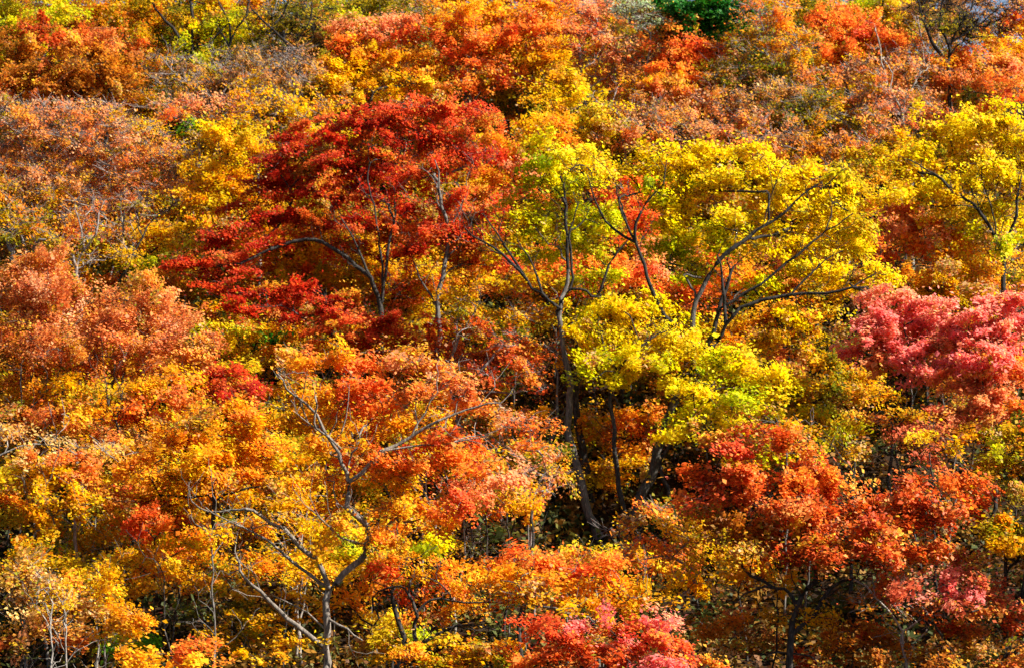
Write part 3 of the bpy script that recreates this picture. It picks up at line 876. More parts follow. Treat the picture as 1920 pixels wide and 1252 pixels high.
# ---- yellow group in the middle
tree('salmon orange maple glimpsed behind the two yellow trees', 'orangered', (1170, 780),
     [(1170, 370, 45, 30), (1200, 420, 40, 28), (1130, 500, 45, 28), (1060, 490, 40, 25, 'orangered'), (1270, 540, 50, 25), (1180, 530, 50, 25), (1030, 520, 40, 22, 'orange'), (1220, 490, 40, 25, 'salmon'), (1100, 545, 50, 22, 'scarlet')], dens=2.0)
tree('orange maple seen under the spreading yellow limbs', 'orange', (1430, 800),
     [(1400, 520, 40, 28), (1310, 545, 40, 22, 'orangered'), (1450, 580, 50, 22), (1550, 560, 45, 22, 'ambero'), (1350, 480, 40, 25, 'orangered'), (1460, 480, 40, 25, 'salmon'), (1530, 600, 45, 25, 'ambero')], dens=1.9)
tree('tall yellow tree with dark crooked trunk and grey left limb', 'limey', (1125, 1010),
     [(1005, 265, 35, 22, 'yellow'), (1040, 300, 40, 28), (1085, 300, 40, 28, 'yellow'), (1010, 345, 45, 28, 'limey'), (1070, 350, 45, 30), (1125, 320, 35, 28, 'yellow'), (950, 420, 45, 24, 'yellowo'), (1000, 410, 45, 26), (1060, 410, 45, 28), (1110, 390, 35, 28), (930, 460, 35, 20, 'yellowo'), (985, 460, 45, 22, 'limey'), (1050, 465, 45, 24), (1110, 455, 40, 26, 'lime'), (1140, 500, 35, 22, 'lime'), (960, 385, 35, 20, 'yellowo'), (1010, 520, 40, 18, 'yellowo'), (1080, 520, 40, 18, 'lime'), (1040, 575, 30, 14, 'lime'), (1145, 420, 30, 25, 'limey')],
     limbs=[([(1115, 985), (1098, 920), (1075, 840), (1068, 760), (1068, 700), (1057, 640), (1050, 575), (1060, 545), (1066, 480), (1058, 400), (1050, 330)], 20, 5),
            ([(1052, 590), (1030, 560), (985, 520), (940, 480), (905, 450), (870, 425)], 11, 4), ([(1058, 560), (1075, 520), (1068, 450), (1085, 380)], 8, 3),
            ([(1060, 545), (1100, 545), (1118, 555), (1140, 500), (1172, 458)], 10, 5), ([(985, 520), (935, 440), (905, 400)], 6, 3), ([(940, 480), (905, 470)], 4, 2), ([(1018, 548), (1000, 500), (970, 450)], 6, 3)],
     dens=1.9, lo=1.3, leaf=.112, seed=3, twig=3.5, bark='black', tbark='grey')  # trunk bark paler than the limbs, sunlight on the trunk put in its colour
tree('second dark stem close behind the crooked yellow trunk', 'limey', (1108, 960),
     [(1090, 600, 30, 25), (1120, 620, 30, 20, 'yellow'), (1110, 560, 35, 25, 'limey')],
     limbs=[([(1100, 860), (1085, 800), (1082, 720), (1090, 680), (1070, 620), (1062, 570)], 22, 8), ([(1090, 690), (1105, 665), (1120, 630), (1130, 560)], 12, 6)], dens=1.2, twig=3)
tree('spreading yellow tree with long dark arching limbs', 'yellow', (1195, 1000),
     [(1215, 290, 45, 25), (1260, 300, 45, 28), (1300, 330, 45, 30), (1350, 280, 45, 25), (1395, 300, 45, 28), (1230, 350, 45, 28, 'limey'), (1290, 385, 50, 30), (1350, 345, 50, 30), (1410, 360, 50, 30), (1460, 320, 45, 28), (1510, 340, 45, 26), (1550, 320, 40, 22, 'yellowo'), (1340, 410, 50, 30, 'limey'), (1400, 420, 50, 30), (1460, 390, 50, 30), (1520, 400, 50, 28), (1570, 380, 40, 22), (1280, 440, 45, 26, 'limey'), (1340, 465, 45, 24, 'limey'), (1440, 450, 50, 26), (1500, 455, 50, 28), (1560, 450, 50, 28), (1610, 470, 45, 25), (1640, 510, 35, 20), (1540, 500, 50, 22), (1480, 510, 50, 22, 'limey'), (1590, 520, 45, 18), (1240, 470, 40, 25, 'limey'), (1250, 400, 40, 28), (1620, 420, 35, 20, 'yellowo'), (1420, 545, 45, 18, 'limey'), (1310, 510, 40, 22, 'limey'), (1500, 585, 45, 16, 'yellow'), (1180, 320, 40, 25), (1610, 355, 40, 18, 'yellowo'), (1650, 380, 35, 18, 'yellowo')],
     limbs=[([(1190, 975), (1215, 900), (1240, 830), (1265, 745), (1300, 690), (1335, 625), (1350, 590), (1362, 545), (1372, 505)], 24, 9),
            ([(1300, 690), (1296, 640), (1300, 580), (1330, 510), (1370, 470), (1420, 430), (1475, 395), (1535, 345)], 13, 5),
            ([(1340, 620), (1372, 590), (1420, 565), (1480, 552), (1550, 545), (1600, 535), (1640, 515)], 12, 4),
            ([(1350, 590), (1390, 550), (1440, 520), (1490, 480), (1540, 440), (1600, 400)], 9, 3),
            ([(1345, 600), (1352, 540), (1345, 480)], 9, 5), ([(1420, 430), (1440, 395), (1460, 340), (1480, 300)], 7, 3),
            ([(1290, 650), (1250, 590), (1225, 535), (1190, 460), (1155, 430), (1128, 395), (1105, 340)], 11, 4), ([(1192, 462), (1195, 420), (1215, 380), (1245, 345), (1250, 300)], 7, 3),
            ([(1190, 460), (1175, 420), (1158, 380), (1155, 340)], 6, 3), ([(1480, 552), (1530, 500), (1580, 470)], 5, 3), ([(1540, 345), (1580, 320)], 4, 2)],
     dens=2.1, lo=1.4, leaf=.115, seed=12, twig=3.5, bark='black', tbark='umber')  # black limbs and lighter trunk carry shade and sun in their bark colour
tree('low yellow branches of a sapling below the spreading yellow tree', 'yellow', (1300, 1060),
     [(1340, 690, 50, 25, 'limey'), (1395, 680, 50, 26), (1440, 715, 45, 25), (1330, 745, 55, 26), (1390, 745, 50, 26, 'limey'), (1290, 780, 45, 22, 'limey'), (1350, 790, 45, 20), (1265, 815, 35, 16), (1430, 765, 40, 18, 'limey'), (1480, 700, 35, 20, 'ambero'), (1275, 715, 30, 20, 'limey'), (1420, 800, 40, 15, 'ambero')],
     limbs=[([(1245, 900), (1240, 850), (1290, 820), (1330, 780)], 9, 4), ([(1275, 828), (1320, 810), (1370, 800)], 4, 2)],
     dens=2.2, leaf=.115)
tree('small yellow maple with thin dark trunk in front of the crooked trunk', 'yellow', (1172, 1040),
     [(1120, 590, 45, 22), (1170, 575, 50, 22), (1220, 590, 50, 24), (1260, 580, 40, 22), (1100, 625, 40, 20), (1150, 625, 50, 25), (1210, 640, 50, 25), (1270, 625, 40, 22), (1130, 665, 45, 20, 'limey'), (1190, 680, 45, 20), (1240, 680, 40, 18, 'limey'), (1100, 690, 35, 16, 'limey'), (1280, 660, 30, 18), (1150, 710, 40, 14, 'limey'), (1310, 610, 30, 18, 'limey')],
     limbs=[([(1170, 960), (1160, 890), (1150, 820), (1150, 750), (1158, 695)], 13, 9), ([(1157, 700), (1140, 665), (1128, 625)], 6, 3), ([(1158, 690), (1190, 660), (1225, 640), (1250, 620)], 6, 3), ([(1155, 730), (1180, 690), (1200, 650)], 5, 3)],
     dens=2.2, leaf=.115, seed=9, lo=.2)
tree('young amber maples seen low between the yellow trunks', 'amber', (1135, 960),
     [(1120, 780, 40, 20, 'ambero'), (1110, 820, 35, 18, 'yellowo'), (1140, 870, 40, 18, 'amber'), (1130, 905, 45, 14, 'yellowo')], dens=2.2)
tree('young orange maple low behind the thin dark trunk', 'orange', (1225, 950),
     [(1200, 770, 45, 22, 'orange'), (1220, 810, 45, 22, 'scarlet'), (1190, 840, 40, 18, 'orange'), (1210, 880, 40, 14, 'ambero'), (1170, 800, 40, 18, 'orangered')], dens=2.2)
# ---- right side
tree('bright yellow tree on the far right with forked dark limbs', 'yellow', (1885, 830),
     [(1770, 240, 50, 24), (1830, 220, 50, 22), (1890, 225, 45, 25), (1730, 285, 50, 24), (1790, 285, 55, 28), (1850, 270, 50, 28), (1900, 285, 45, 28), (1690, 310, 45, 20, 'yellowo'), (1740, 335, 50, 22), (1810, 335, 50, 26), (1870, 335, 50, 28), (1910, 345, 35, 28), (1690, 355, 40, 20, 'yellowo'), (1850, 390, 40, 22, 'limey'), (1900, 400, 40, 25), (1820, 430, 40, 18, 'limey'), (1890, 450, 40, 20, 'limey'), (1770, 380, 45, 20, 'yellowo'), (1640, 290, 35, 18, 'yellowo'), (1940, 300, 40, 60)],
     limbs=[([(1885, 700), (1882, 540), (1872, 480), (1850, 420), (1825, 385), (1780, 345), (1735, 315), (1705, 300)], 12, 4), ([(1880, 500), (1890, 450), (1905, 400), (1915, 330)], 8, 4), ([(1870, 470), (1868, 420), (1850, 370), (1840, 330)], 7, 3)],
     dens=2.2, lo=.9, seed=6, bark='black')
tree('silver stemmed tree just behind the forked yellow limbs', 'ambero', (1880, 760),
     [(1840, 480, 35, 25, 'orange'), (1905, 480, 35, 25), (1870, 440, 30, 20, 'ambero')],
     limbs=[([(1878, 620), (1870, 520), (1860, 470), (1850, 420)], 7, 4), ([(1876, 560), (1890, 500), (1915, 440)], 6, 3)], dens=1.1, twig=6, bark='pale')
tree('orange amber maple below the far yellow tree', 'orange', (1740, 790),
     [(1690, 400, 45, 22, 'salmon'), (1730, 420, 50, 24, 'orangered'), (1690, 440, 45, 22, 'salmon'), (1780, 450, 50, 24), (1730, 470, 40, 20, 'orangered'), (1810, 490, 50, 24), (1760, 510, 55, 24, 'amber'), (1700, 520, 50, 22), (1830, 520, 45, 20), (1790, 545, 50, 18, 'ambero'), (1660, 470, 40, 20, 'orangered'), (1660, 540, 35, 18, 'ambero'), (1750, 545, 50, 18, 'ambero')], dens=2.2)
tree('yellow olive maple peeping between the two pink crowns', 'amber', (1775, 830),
     [(1760, 575, 45, 18, 'ambero'), (1810, 560, 45, 18, 'amber'), (1775, 610, 40, 16, 'olive')], dens=2.2)
tree('brown amber maple in the shade left of the pink crowns', 'ambero', (1525, 960),
     [(1430, 640, 45, 16, 'amber'), (1480, 640, 40, 18), (1520, 670, 45, 22), (1470, 680, 40, 20, 'coppero'), (1560, 645, 40, 20, 'olive'), (1570, 690, 40, 20, 'ambero'), (1610, 690, 40, 18, 'amber'), (1550, 730, 45, 20, 'olive'), (1600, 735, 45, 18, 'ambero'), (1500, 740, 40, 20, 'olive'), (1580, 615, 30, 14, 'lime'), (1540, 780, 45, 18, 'lime')], dens=1.8, twig=4)
tree('pink red maple with the brightest crown of its kind', 'crimson', (1668, 1040),
     [(1670, 555, 35, 16), (1700, 570, 40, 20), (1650, 590, 35, 18), (1720, 590, 45, 20), (1680, 610, 50, 22), (1630, 625, 40, 18), (1610, 640, 35, 14, 'crimson'), (1740, 620, 45, 22), (1670, 650, 50, 20), (1720, 660, 45, 20), (1650, 680, 40, 16, 'salmon'), (1760, 650, 40, 20, 'salmon'), (1720, 690, 40, 14)],
     limbs=[([(1670, 900), (1672, 800), (1662, 740), (1665, 690)], 10, 5), ([(1665, 740), (1690, 700), (1720, 670)], 5, 3)], dens=4.4, leaf=.112, flat=.7)
tree('wider pink and salmon maple at the right edge', 'crimson', (1850, 1080),
     [(1850, 560, 40, 18), (1900, 565, 45, 20), (1820, 585, 40, 18), (1870, 600, 50, 22), (1920, 610, 40, 25), (1800, 630, 45, 22), (1850, 640, 50, 22, 'crimson'), (1900, 650, 45, 22), (1790, 670, 45, 20), (1840, 690, 50, 22), (1890, 700, 45, 20, 'salmon'), (1810, 720, 45, 20, 'salmon'), (1860, 745, 50, 20, 'salmon'), (1910, 760, 40, 18, 'orangered'), (1800, 765, 45, 18, 'salmon'), (1850, 790, 45, 16, 'salmon'), (1780, 795, 40, 15, 'pinkdark'), (1900, 690, 40, 18, 'orangered')],
     limbs=[([(1868, 900), (1872, 760), (1880, 690), (1890, 640)], 10, 5)], dens=4.0, leaf=.112, flat=.7)
tree('orange undergrowth maple with three dark stems under the pink crown', 'orange', (1735, 1090),
     [(1680, 740, 40, 18, 'ambero'), (1700, 770, 45, 18, 'ambero'), (1740, 810, 45, 18, 'pinkdark'), (1690, 815, 45, 18, 'pinkdark'), (1760, 850, 45, 16, 'pinkdark'), (1640, 780, 35, 15, 'coppero')],
     limbs=[([(1700, 930), (1680, 860), (1672, 790)], 6, 4), ([(1690, 900), (1720, 820)], 5, 3)], dens=1.1, stems=2, twig=4)
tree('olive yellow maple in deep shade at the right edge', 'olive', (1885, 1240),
     [(1880, 850, 45, 22, 'lime'), (1910, 880, 40, 22, 'ambero'), (1850, 880, 40, 18, 'ambero'), (1890, 930, 45, 20, 'olive'), (1920, 830, 35, 20, 'ambero'), (1970, 800, 70, 50), (2040, 760, 80, 60), (2050, 860, 80, 60), (2120, 800, 80, 70), (2110, 920, 80, 60), (1990, 900, 70, 50)], dens=1.8)  # outer crown lobes beyond the right edge, added to shade the lower right
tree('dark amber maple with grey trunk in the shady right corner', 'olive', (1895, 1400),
     [(1860, 990, 45, 18, 'ambero'), (1900, 1000, 45, 20), (1880, 1030, 45, 18, 'ambero'), (1920, 1040, 40, 18), (2010, 860, 60, 40), (2000, 940, 60, 50), (2000, 1030, 60, 50), (2100, 790, 70, 50), (2100, 880, 80, 60), (2100, 990, 80, 60), (2190, 720, 70, 50), (2200, 820, 80, 60), (2200, 930, 80, 60), (2070, 1090, 90, 50)], limbs=[([(1888, 1200), (1886, 1080), (1885, 1030)], 14, 9)], dens=4.5)  # unseen lobes past the edge shape a tall shadow caster for the lower right
tree('lime sapling in the dark hollow left of the pink maples', 'lime', (1590, 1080),
     [(1560, 815, 40, 16), (1600, 840, 40, 16, 'ambero'), (1530, 850, 35, 14), (1450, 840, 30, 14, 'limey'), (1610, 800, 35, 14, 'ambero')], dens=1.5)
# ---- left: copper hero and the amber slope
tree('salmon copper tree with a dense dry crown on the left slope', 'copper', (165, 1020),
     [(40, 500, 45, 22), (90, 495, 45, 22), (30, 545, 50, 28), (90, 540, 50, 28), (140, 545, 45, 25), (190, 560, 45, 25), (240, 555, 40, 22), (290, 555, 40, 18), (60, 590, 55, 30), (130, 595, 55, 30), (200, 605, 55, 30), (260, 600, 50, 28), (310, 590, 45, 22), (350, 620, 45, 22), (380, 640, 30, 18), (40, 640, 50, 28, 'coppero'), (110, 645, 55, 28), (180, 655, 55, 28), (250, 650, 50, 28), (310, 645, 45, 26), (360, 665, 40, 20, 'coppero'), (290, 690, 45, 22, 'coppero'), (220, 695, 50, 22, 'coppero')],
     limbs=[([(150, 900), (130, 780), (110, 700), (120, 640)], 10, 5), ([(135, 790), (210, 720), (235, 660)], 5, 3)],
     dens=2.5, leaf=.088, twig=4, mat=DRYLEAF, flat=.2, seed=21, bark='grey')
tree('orange maple glowing under the dense salmon copper crown', 'orange', (100, 1070),
     [(30, 690, 50, 22, 'coppero'), (90, 700, 50, 22, 'orange'), (60, 735, 55, 22, 'orange'), (130, 725, 50, 22, 'amber'), (40, 775, 50, 24, 'coppero'), (110, 770, 55, 24, 'coppero'), (30, 815, 50, 20, 'brown')],
     limbs=[([(60, 920), (40, 800), (42, 740), (40, 690)], 6, 4), ([(40, 790), (75, 750), (100, 720)], 4, 3)], dens=2.1, twig=4)
tree('orange amber maple with thin dark stems below the copper crown', 'orange', (262, 1090),
     [(180, 735, 50, 22, 'ambero'), (240, 735, 50, 22, 'amber'), (300, 730, 45, 20, 'orange'), (350, 715, 40, 18, 'amber'), (170, 775, 50, 22), (230, 780, 50, 22, 'orangered'), (290, 775, 50, 22, 'orangered'), (350, 755, 45, 20, 'coppero'), (200, 815, 50, 20, 'coppero'), (260, 820, 50, 20, 'beige')],
     limbs=[([(235, 930), (222, 790), (230, 730)], 6, 3), ([(222, 800), (200, 740), (195, 700)], 4, 2), ([(245, 930), (270, 800), (262, 720)], 5, 3)], dens=2.1, twig=4)
tree('broad orange maple between the copper crown and the bare grey limbs', 'orange', (385, 1230),
     [(400, 765, 45, 20), (450, 775, 45, 20, 'orangered'), (500, 790, 35, 18, 'amber'), (330, 800, 45, 22), (390, 805, 50, 24), (450, 820, 50, 24), (310, 845, 50, 24), (370, 850, 50, 24, 'amber'), (430, 860, 50, 24), (490, 845, 45, 22), (340, 890, 50, 22, 'amber'), (400, 900, 50, 22), (460, 905, 50, 22), (280, 880, 45, 22, 'orange'), (300, 920, 45, 18, 'amber'), (520, 900, 45, 22), (520, 860, 40, 20, 'amber')], dens=2.5, twig=3, lo=-.3)
tree('golden maple with grey branches along the left edge', 'amber', (95, 1280),
     [(40, 855, 50, 18, 'beige'), (110, 865, 50, 20, 'coppero'), (40, 895, 50, 22, 'yellowo'), (100, 900, 50, 24, 'amber'), (160, 895, 45, 22, 'coppero'), (30, 940, 50, 22, 'orange'), (90, 945, 50, 22), (150, 940, 45, 22, 'amber'), (200, 925, 40, 20, 'rust'), (70, 975, 50, 18, 'ambero')],
     limbs=[([(60, 1100), (60, 1000), (50, 940), (45, 900)], 7, 4), ([(55, 960), (90, 890), (110, 850)], 4, 2)], dens=2.3, bark='grey')
tree('arching pale limb tree at the left edge above the golden maple', 'beige', (-60, 1180),
     [(60, 835, 45, 16), (-10, 830, 50, 25), (150, 840, 45, 16, 'beige'), (200, 850, 40, 16, 'beige')],
     limbs=[([(-50, 980), (-30, 880), (10, 845), (60, 832), (110, 838)], 10, 4), ([(-30, 870), (60, 868), (130, 860), (170, 848)], 5, 3)], dens=1.4, twig=5, bark='pale')
tree('red orange maple patch amid the golden slope', 'scarlet', (290, 1260),
     [(260, 970, 45, 20), (310, 960, 40, 18), (290, 1000, 50, 20, 'orangered'), (330, 985, 40, 16, 'rust'), (240, 930, 40, 16, 'orangered')], dens=2.3)
tree('amber maple with pale trunk in the middle of the golden slope', 'amber', (150, 1230),
     [(120, 1000, 45, 18, 'ambero'), (180, 985, 45, 20), (230, 985, 40, 18, 'yellowo'), (190, 1020, 45, 18), (100, 1035, 40, 16, 'limey')],
     limbs=[([(150, 1150), (148, 1060), (143, 1010), (140, 970)], 17, 10)], dens=1.8, bark='pale', lo=.4)
tree('yellow amber maple sloping down from the pale trunk', 'amber', (235, 1360),
     [(220, 1055, 45, 20), (280, 1050, 45, 20, 'orange'), (330, 1030, 45, 18), (180, 1080, 45, 18, 'yellowo'), (250, 1085, 45, 18, 'amber'), (130, 1070, 40, 18, 'ambero'), (360, 1010, 40, 18, 'orange'), (60, 1020, 45, 18, 'ambero'), (40, 1050, 40, 18, 'ambero')], dens=2.2)
tree('beige gold tree with dry pointed leaves in the lower corner', 'beige', (80, 1500),
     [(30, 1070, 40, 20), (80, 1085, 45, 22), (130, 1105, 45, 20), (30, 1115, 45, 22), (90, 1130, 45, 22), (180, 1120, 40, 20, 'amber'), (150, 1150, 45, 20), (40, 1165, 45, 20), (220, 1140, 40, 20, 'amber'), (100, 1180, 45, 18, 'coppero'), (200, 1165, 45, 18, 'beige'), (250, 1160, 35, 18, 'orange'), (30, 1200, 40, 14, 'coppero'), (180, 1095, 35, 16, 'amber')],
     limbs=[([(40, 1330), (38, 1250), (50, 1180), (70, 1120)], 11, 6), ([(60, 1260), (95, 1215), (125, 1200)], 10, 5)], dens=2.2, twig=4, mat=DRYLEAF, bark='dark')
tree('fresh green sapling near the bottom left trunks', 'green', (245, 1400),
     [(225, 1205, 40, 14, 'lime'), (265, 1200, 40, 14), (240, 1225, 40, 12, 'green')], dens=2.2)
tree('orange sprig maple at the bottom edge by the green sapling', 'orange', (300, 1700),
     [(280, 1225, 45, 16), (330, 1220, 45, 14, 'orangered'), (370, 1215, 30, 12, 'orangered'), (260, 1250, 60, 18, 'orange'), (330, 1260, 60, 20)], dens=2.2)
tree('thicket maple with dusky amber sprays in the shade', 'ambero', (440, 1420),
     [(400, 1090, 45, 16), (450, 1110, 50, 16, 'amber'), (390, 1130, 45, 16, 'olive'), (450, 1150, 50, 16), (510, 1160, 45, 16, 'amber'), (400, 1180, 50, 14), (480, 1190, 50, 16, 'ambero'), (530, 1200, 45, 16), (430, 1215, 50, 14), (500, 1230, 50, 14, 'amber'), (550, 1120, 40, 16, 'amber')],
     limbs=[([(500, 1300), (485, 1240), (440, 1180), (400, 1140)], 7, 4)], dens=1.6, flat=.9)
# ---- centre front
tree('red brown twiggy maple under the orange red maple', 'scarlet', (930, 960),
     [(890, 560, 40, 18, 'amber'), (950, 550, 40, 20, 'orangered'), (900, 610, 45, 20, 'scarlet'), (960, 600, 45, 20, 'ambero'), (990, 640, 40, 20, 'scarlet'), (930, 650, 45, 20, 'scarlet'), (980, 690, 40, 20, 'scarlet'), (900, 690, 45, 18, 'redlite'), (1000, 580, 40, 18, 'ambero'), (1010, 720, 35, 16, 'orangered'), (860, 600, 40, 18, 'ambero')],
     limbs=[([(850, 760), (850, 650), (870, 610), (900, 570)], 7, 3)], dens=1.9, twig=5, bark='grey')
tree('orange copper shrub maple in the gap by the crooked trunk', 'coppero', (1000, 1180),
     [(960, 780, 40, 18, 'copper'), (1000, 800, 40, 20, 'orangered'), (970, 830, 45, 20, 'orangered'), (1020, 850, 35, 18), (980, 880, 45, 20, 'salmon'), (1030, 900, 35, 18, 'orange'), (1000, 930, 45, 20, 'copper'), (950, 920, 40, 18, 'salmon')], dens=1.8, twig=5)
tree('great orange maple in front with pale bare crooked limbs', 'orange', (608, 1420),
     [(560, 690, 45, 22, 'coppero'), (620, 680, 50, 24, 'orange'), (690, 680, 50, 22, 'orangered'), (760, 680, 50, 22, 'coppero'), (830, 690, 45, 24, 'copper'), (880, 720, 40, 24, 'copper'), (590, 735, 50, 24), (660, 730, 55, 26, 'orangered'), (730, 730, 55, 24, 'coppero'), (800, 740, 50, 24, 'coppero'), (900, 760, 40, 20, 'coppero'), (620, 785, 50, 24), (690, 785, 50, 24, 'orangered'), (760, 795, 45, 22, 'orange'), (560, 780, 40, 22, 'amber'), (830, 820, 45, 20, 'scarlet'), (600, 835, 45, 22), (700, 840, 45, 22, 'orange'), (760, 860, 50, 22, 'orangered'), (830, 865, 50, 20, 'orangered'), (900, 870, 45, 20, 'orangered'), (580, 890, 45, 20), (640, 885, 40, 20, 'orangered'), (720, 900, 50, 20), (780, 910, 45, 20, 'amber'), (860, 910, 50, 20, 'salmon'), (920, 915, 45, 18, 'salmon'), (560, 945, 45, 20, 'amber'), (620, 960, 45, 20, 'orange'), (740, 950, 45, 20, 'orange'), (800, 960, 45, 18, 'orange'), (600, 1005, 45, 16, 'amber'), (740, 1000, 45, 18), (850, 960, 45, 16, 'orangered')],
     limbs=[([(608, 1330), (609, 1240), (611, 1160), (617, 1105), (645, 1075), (672, 1050), (690, 1025), (693, 985), (660, 950), (655, 905), (640, 870), (625, 830), (590, 780), (540, 730), (520, 700)], 20, 5),
            ([(656, 912), (680, 885), (720, 850), (770, 820), (820, 795), (880, 775), (940, 755)], 10, 4),
            ([(617, 1105), (612, 1085), (600, 1045), (545, 1005), (490, 970), (460, 952), (430, 958), (390, 958), (360, 940)], 12, 4),
            ([(612, 1108), (580, 1080), (530, 1035), (480, 1000), (420, 970), (385, 950)], 8, 3),
            ([(608, 1240), (560, 1175), (510, 1125), (460, 1085), (447, 1060), (440, 1033)], 12, 5),
            ([(610, 1190), (560, 1140), (510, 1115)], 5, 3), ([(612, 1150), (650, 1180), (680, 1200)], 7, 4),
            ([(720, 850), (790, 835), (850, 830), (920, 815)], 5, 3), ([(770, 820), (800, 770), (840, 720)], 5, 2), ([(625, 830), (650, 780), (655, 720)], 4, 2), ([(690, 1025), (640, 1010), (600, 980), (575, 950)], 7, 3), ([(630, 840), (575, 790), (560, 745)], 4, 2)],
     dens=2.2, lo=.6, leaf=.102, twig=4.5, bark='tan', seed=31)
tree('orange maple in front with low dark boughs curving right', 'orange', (732, 1400),
     [(700, 1060, 45, 18, 'ambero'), (760, 1040, 50, 20, 'orange'), (820, 1020, 45, 18, 'limey'), (730, 1085, 45, 18, 'orangered'), (800, 1075, 50, 20, 'ambero'), (860, 1050, 40, 18, 'orange'), (690, 1100, 40, 16, 'orange'), (790, 1115, 45, 16, 'orangered'), (850, 1110, 50, 18, 'orange'), (900, 1140, 45, 16), (830, 1150, 45, 14, 'orange'), (660, 1130, 40, 18, 'orange'), (700, 1165, 40, 18, 'yellowo'), (740, 1190, 40, 16, 'lime'), (670, 1030, 40, 18, 'limey')],
     limbs=[([(735, 1320), (738, 1250), (760, 1215), (800, 1200), (835, 1180), (880, 1170), (920, 1178)], 17, 5), ([(775, 1208), (776, 1170), (782, 1145), (765, 1110), (745, 1095), (710, 1108)], 9, 4), ([(782, 1140), (810, 1125), (850, 1130), (920, 1135), (980, 1135)], 6, 3), ([(757, 1222), (752, 1170), (742, 1120), (740, 1100)], 13, 9), ([(850, 1128), (830, 1100), (810, 1085)], 4, 3), ([(735, 1250), (800, 1225), (840, 1200)], 8, 4)],
     dens=1.6, lo=1.0, leaf=.102, seed=33, bark='dark')
tree('bright yellow green sapling behind the low dark boughs', 'limey', (720, 1330),
     [(700, 1190, 35, 16, 'amber'), (740, 1165, 40, 16, 'yellowo'), (720, 1205, 40, 14, 'lime'), (770, 1180, 35, 14, 'limey')], dens=2.2)
tree('amber olive maple along the bottom edge', 'ambero', (870, 1560),
     [(800, 1215, 50, 18, 'amber'), (860, 1205, 50, 18), (920, 1215, 50, 18, 'amber'), (820, 1240, 60, 20, 'ambero'), (900, 1245, 60, 20), (760, 1240, 50, 18, 'orange'), (970, 1235, 45, 18, 'orangered')], dens=2.3, flat=.8)
tree('orange maple with spreading tiers left of the scarlet copper tree', 'orange', (1120, 1440),
     [(960, 1040, 40, 16, 'orangered'), (1010, 1050, 45, 18, 'orangered'), (970, 1085, 45, 18), (1030, 1090, 50, 20), (1090, 1070, 50, 18, 'orangered'), (1150, 1060, 45, 18, 'orangered'), (1100, 1110, 50, 18), (1160, 1095, 45, 18), (1020, 1130, 45, 16, 'amber'), (1080, 1145, 50, 14, 'amber'), (980, 1120, 40, 16, 'orange'), (1210, 1120, 45, 18, 'amber'), (1170, 1130, 40, 14, 'ambero'), (930, 1080, 40, 16, 'orange')],
     limbs=[([(1130, 1320), (1120, 1230), (1115, 1170), (1110, 1130)], 12, 8), ([(1115, 1160), (1160, 1140), (1200, 1120)], 4, 2)], dens=2.1, leaf=.112, bark='grey')
tree('loose orange branches in front of the yellow trunk bases', 'orangered', (1225, 1330),
     [(1190, 980, 40, 18, 'orange'), (1230, 960, 40, 18), (1260, 990, 35, 18, 'orange'), (1210, 1020, 45, 18), (1260, 1035, 40, 18, 'orange'), (1170, 1045, 35, 12), (1310, 1060, 40, 14, 'orange'), (1300, 1085, 45, 14, 'amber'), (1290, 1010, 30, 14, 'orange')], dens=1.9, twig=5, leaf=.112)
tree('crimson maple in front at the bottom edge', 'redlite', (1165, 1620),
     [(1030, 1165, 40, 16), (1080, 1180, 45, 16, 'redlite'), (1130, 1160, 35, 14, 'crimson'), (1170, 1165, 45, 16), (1220, 1175, 45, 18, 'crimson'), (1050, 1205, 50, 18, 'redlite'), (1110, 1215, 50, 18, 'scarlet'), (1170, 1205, 45, 18, 'crimson'), (1240, 1210, 50, 20), (1290, 1215, 40, 18), (1080, 1245, 55, 18, 'scarlet'), (1150, 1245, 55, 18), (1220, 1250, 55, 20, 'crimson'), (1290, 1255, 50, 20), (1010, 1235, 40, 16, 'orangered')],
     dens=2.8, flat=.7, leaf=.10, seed=41)
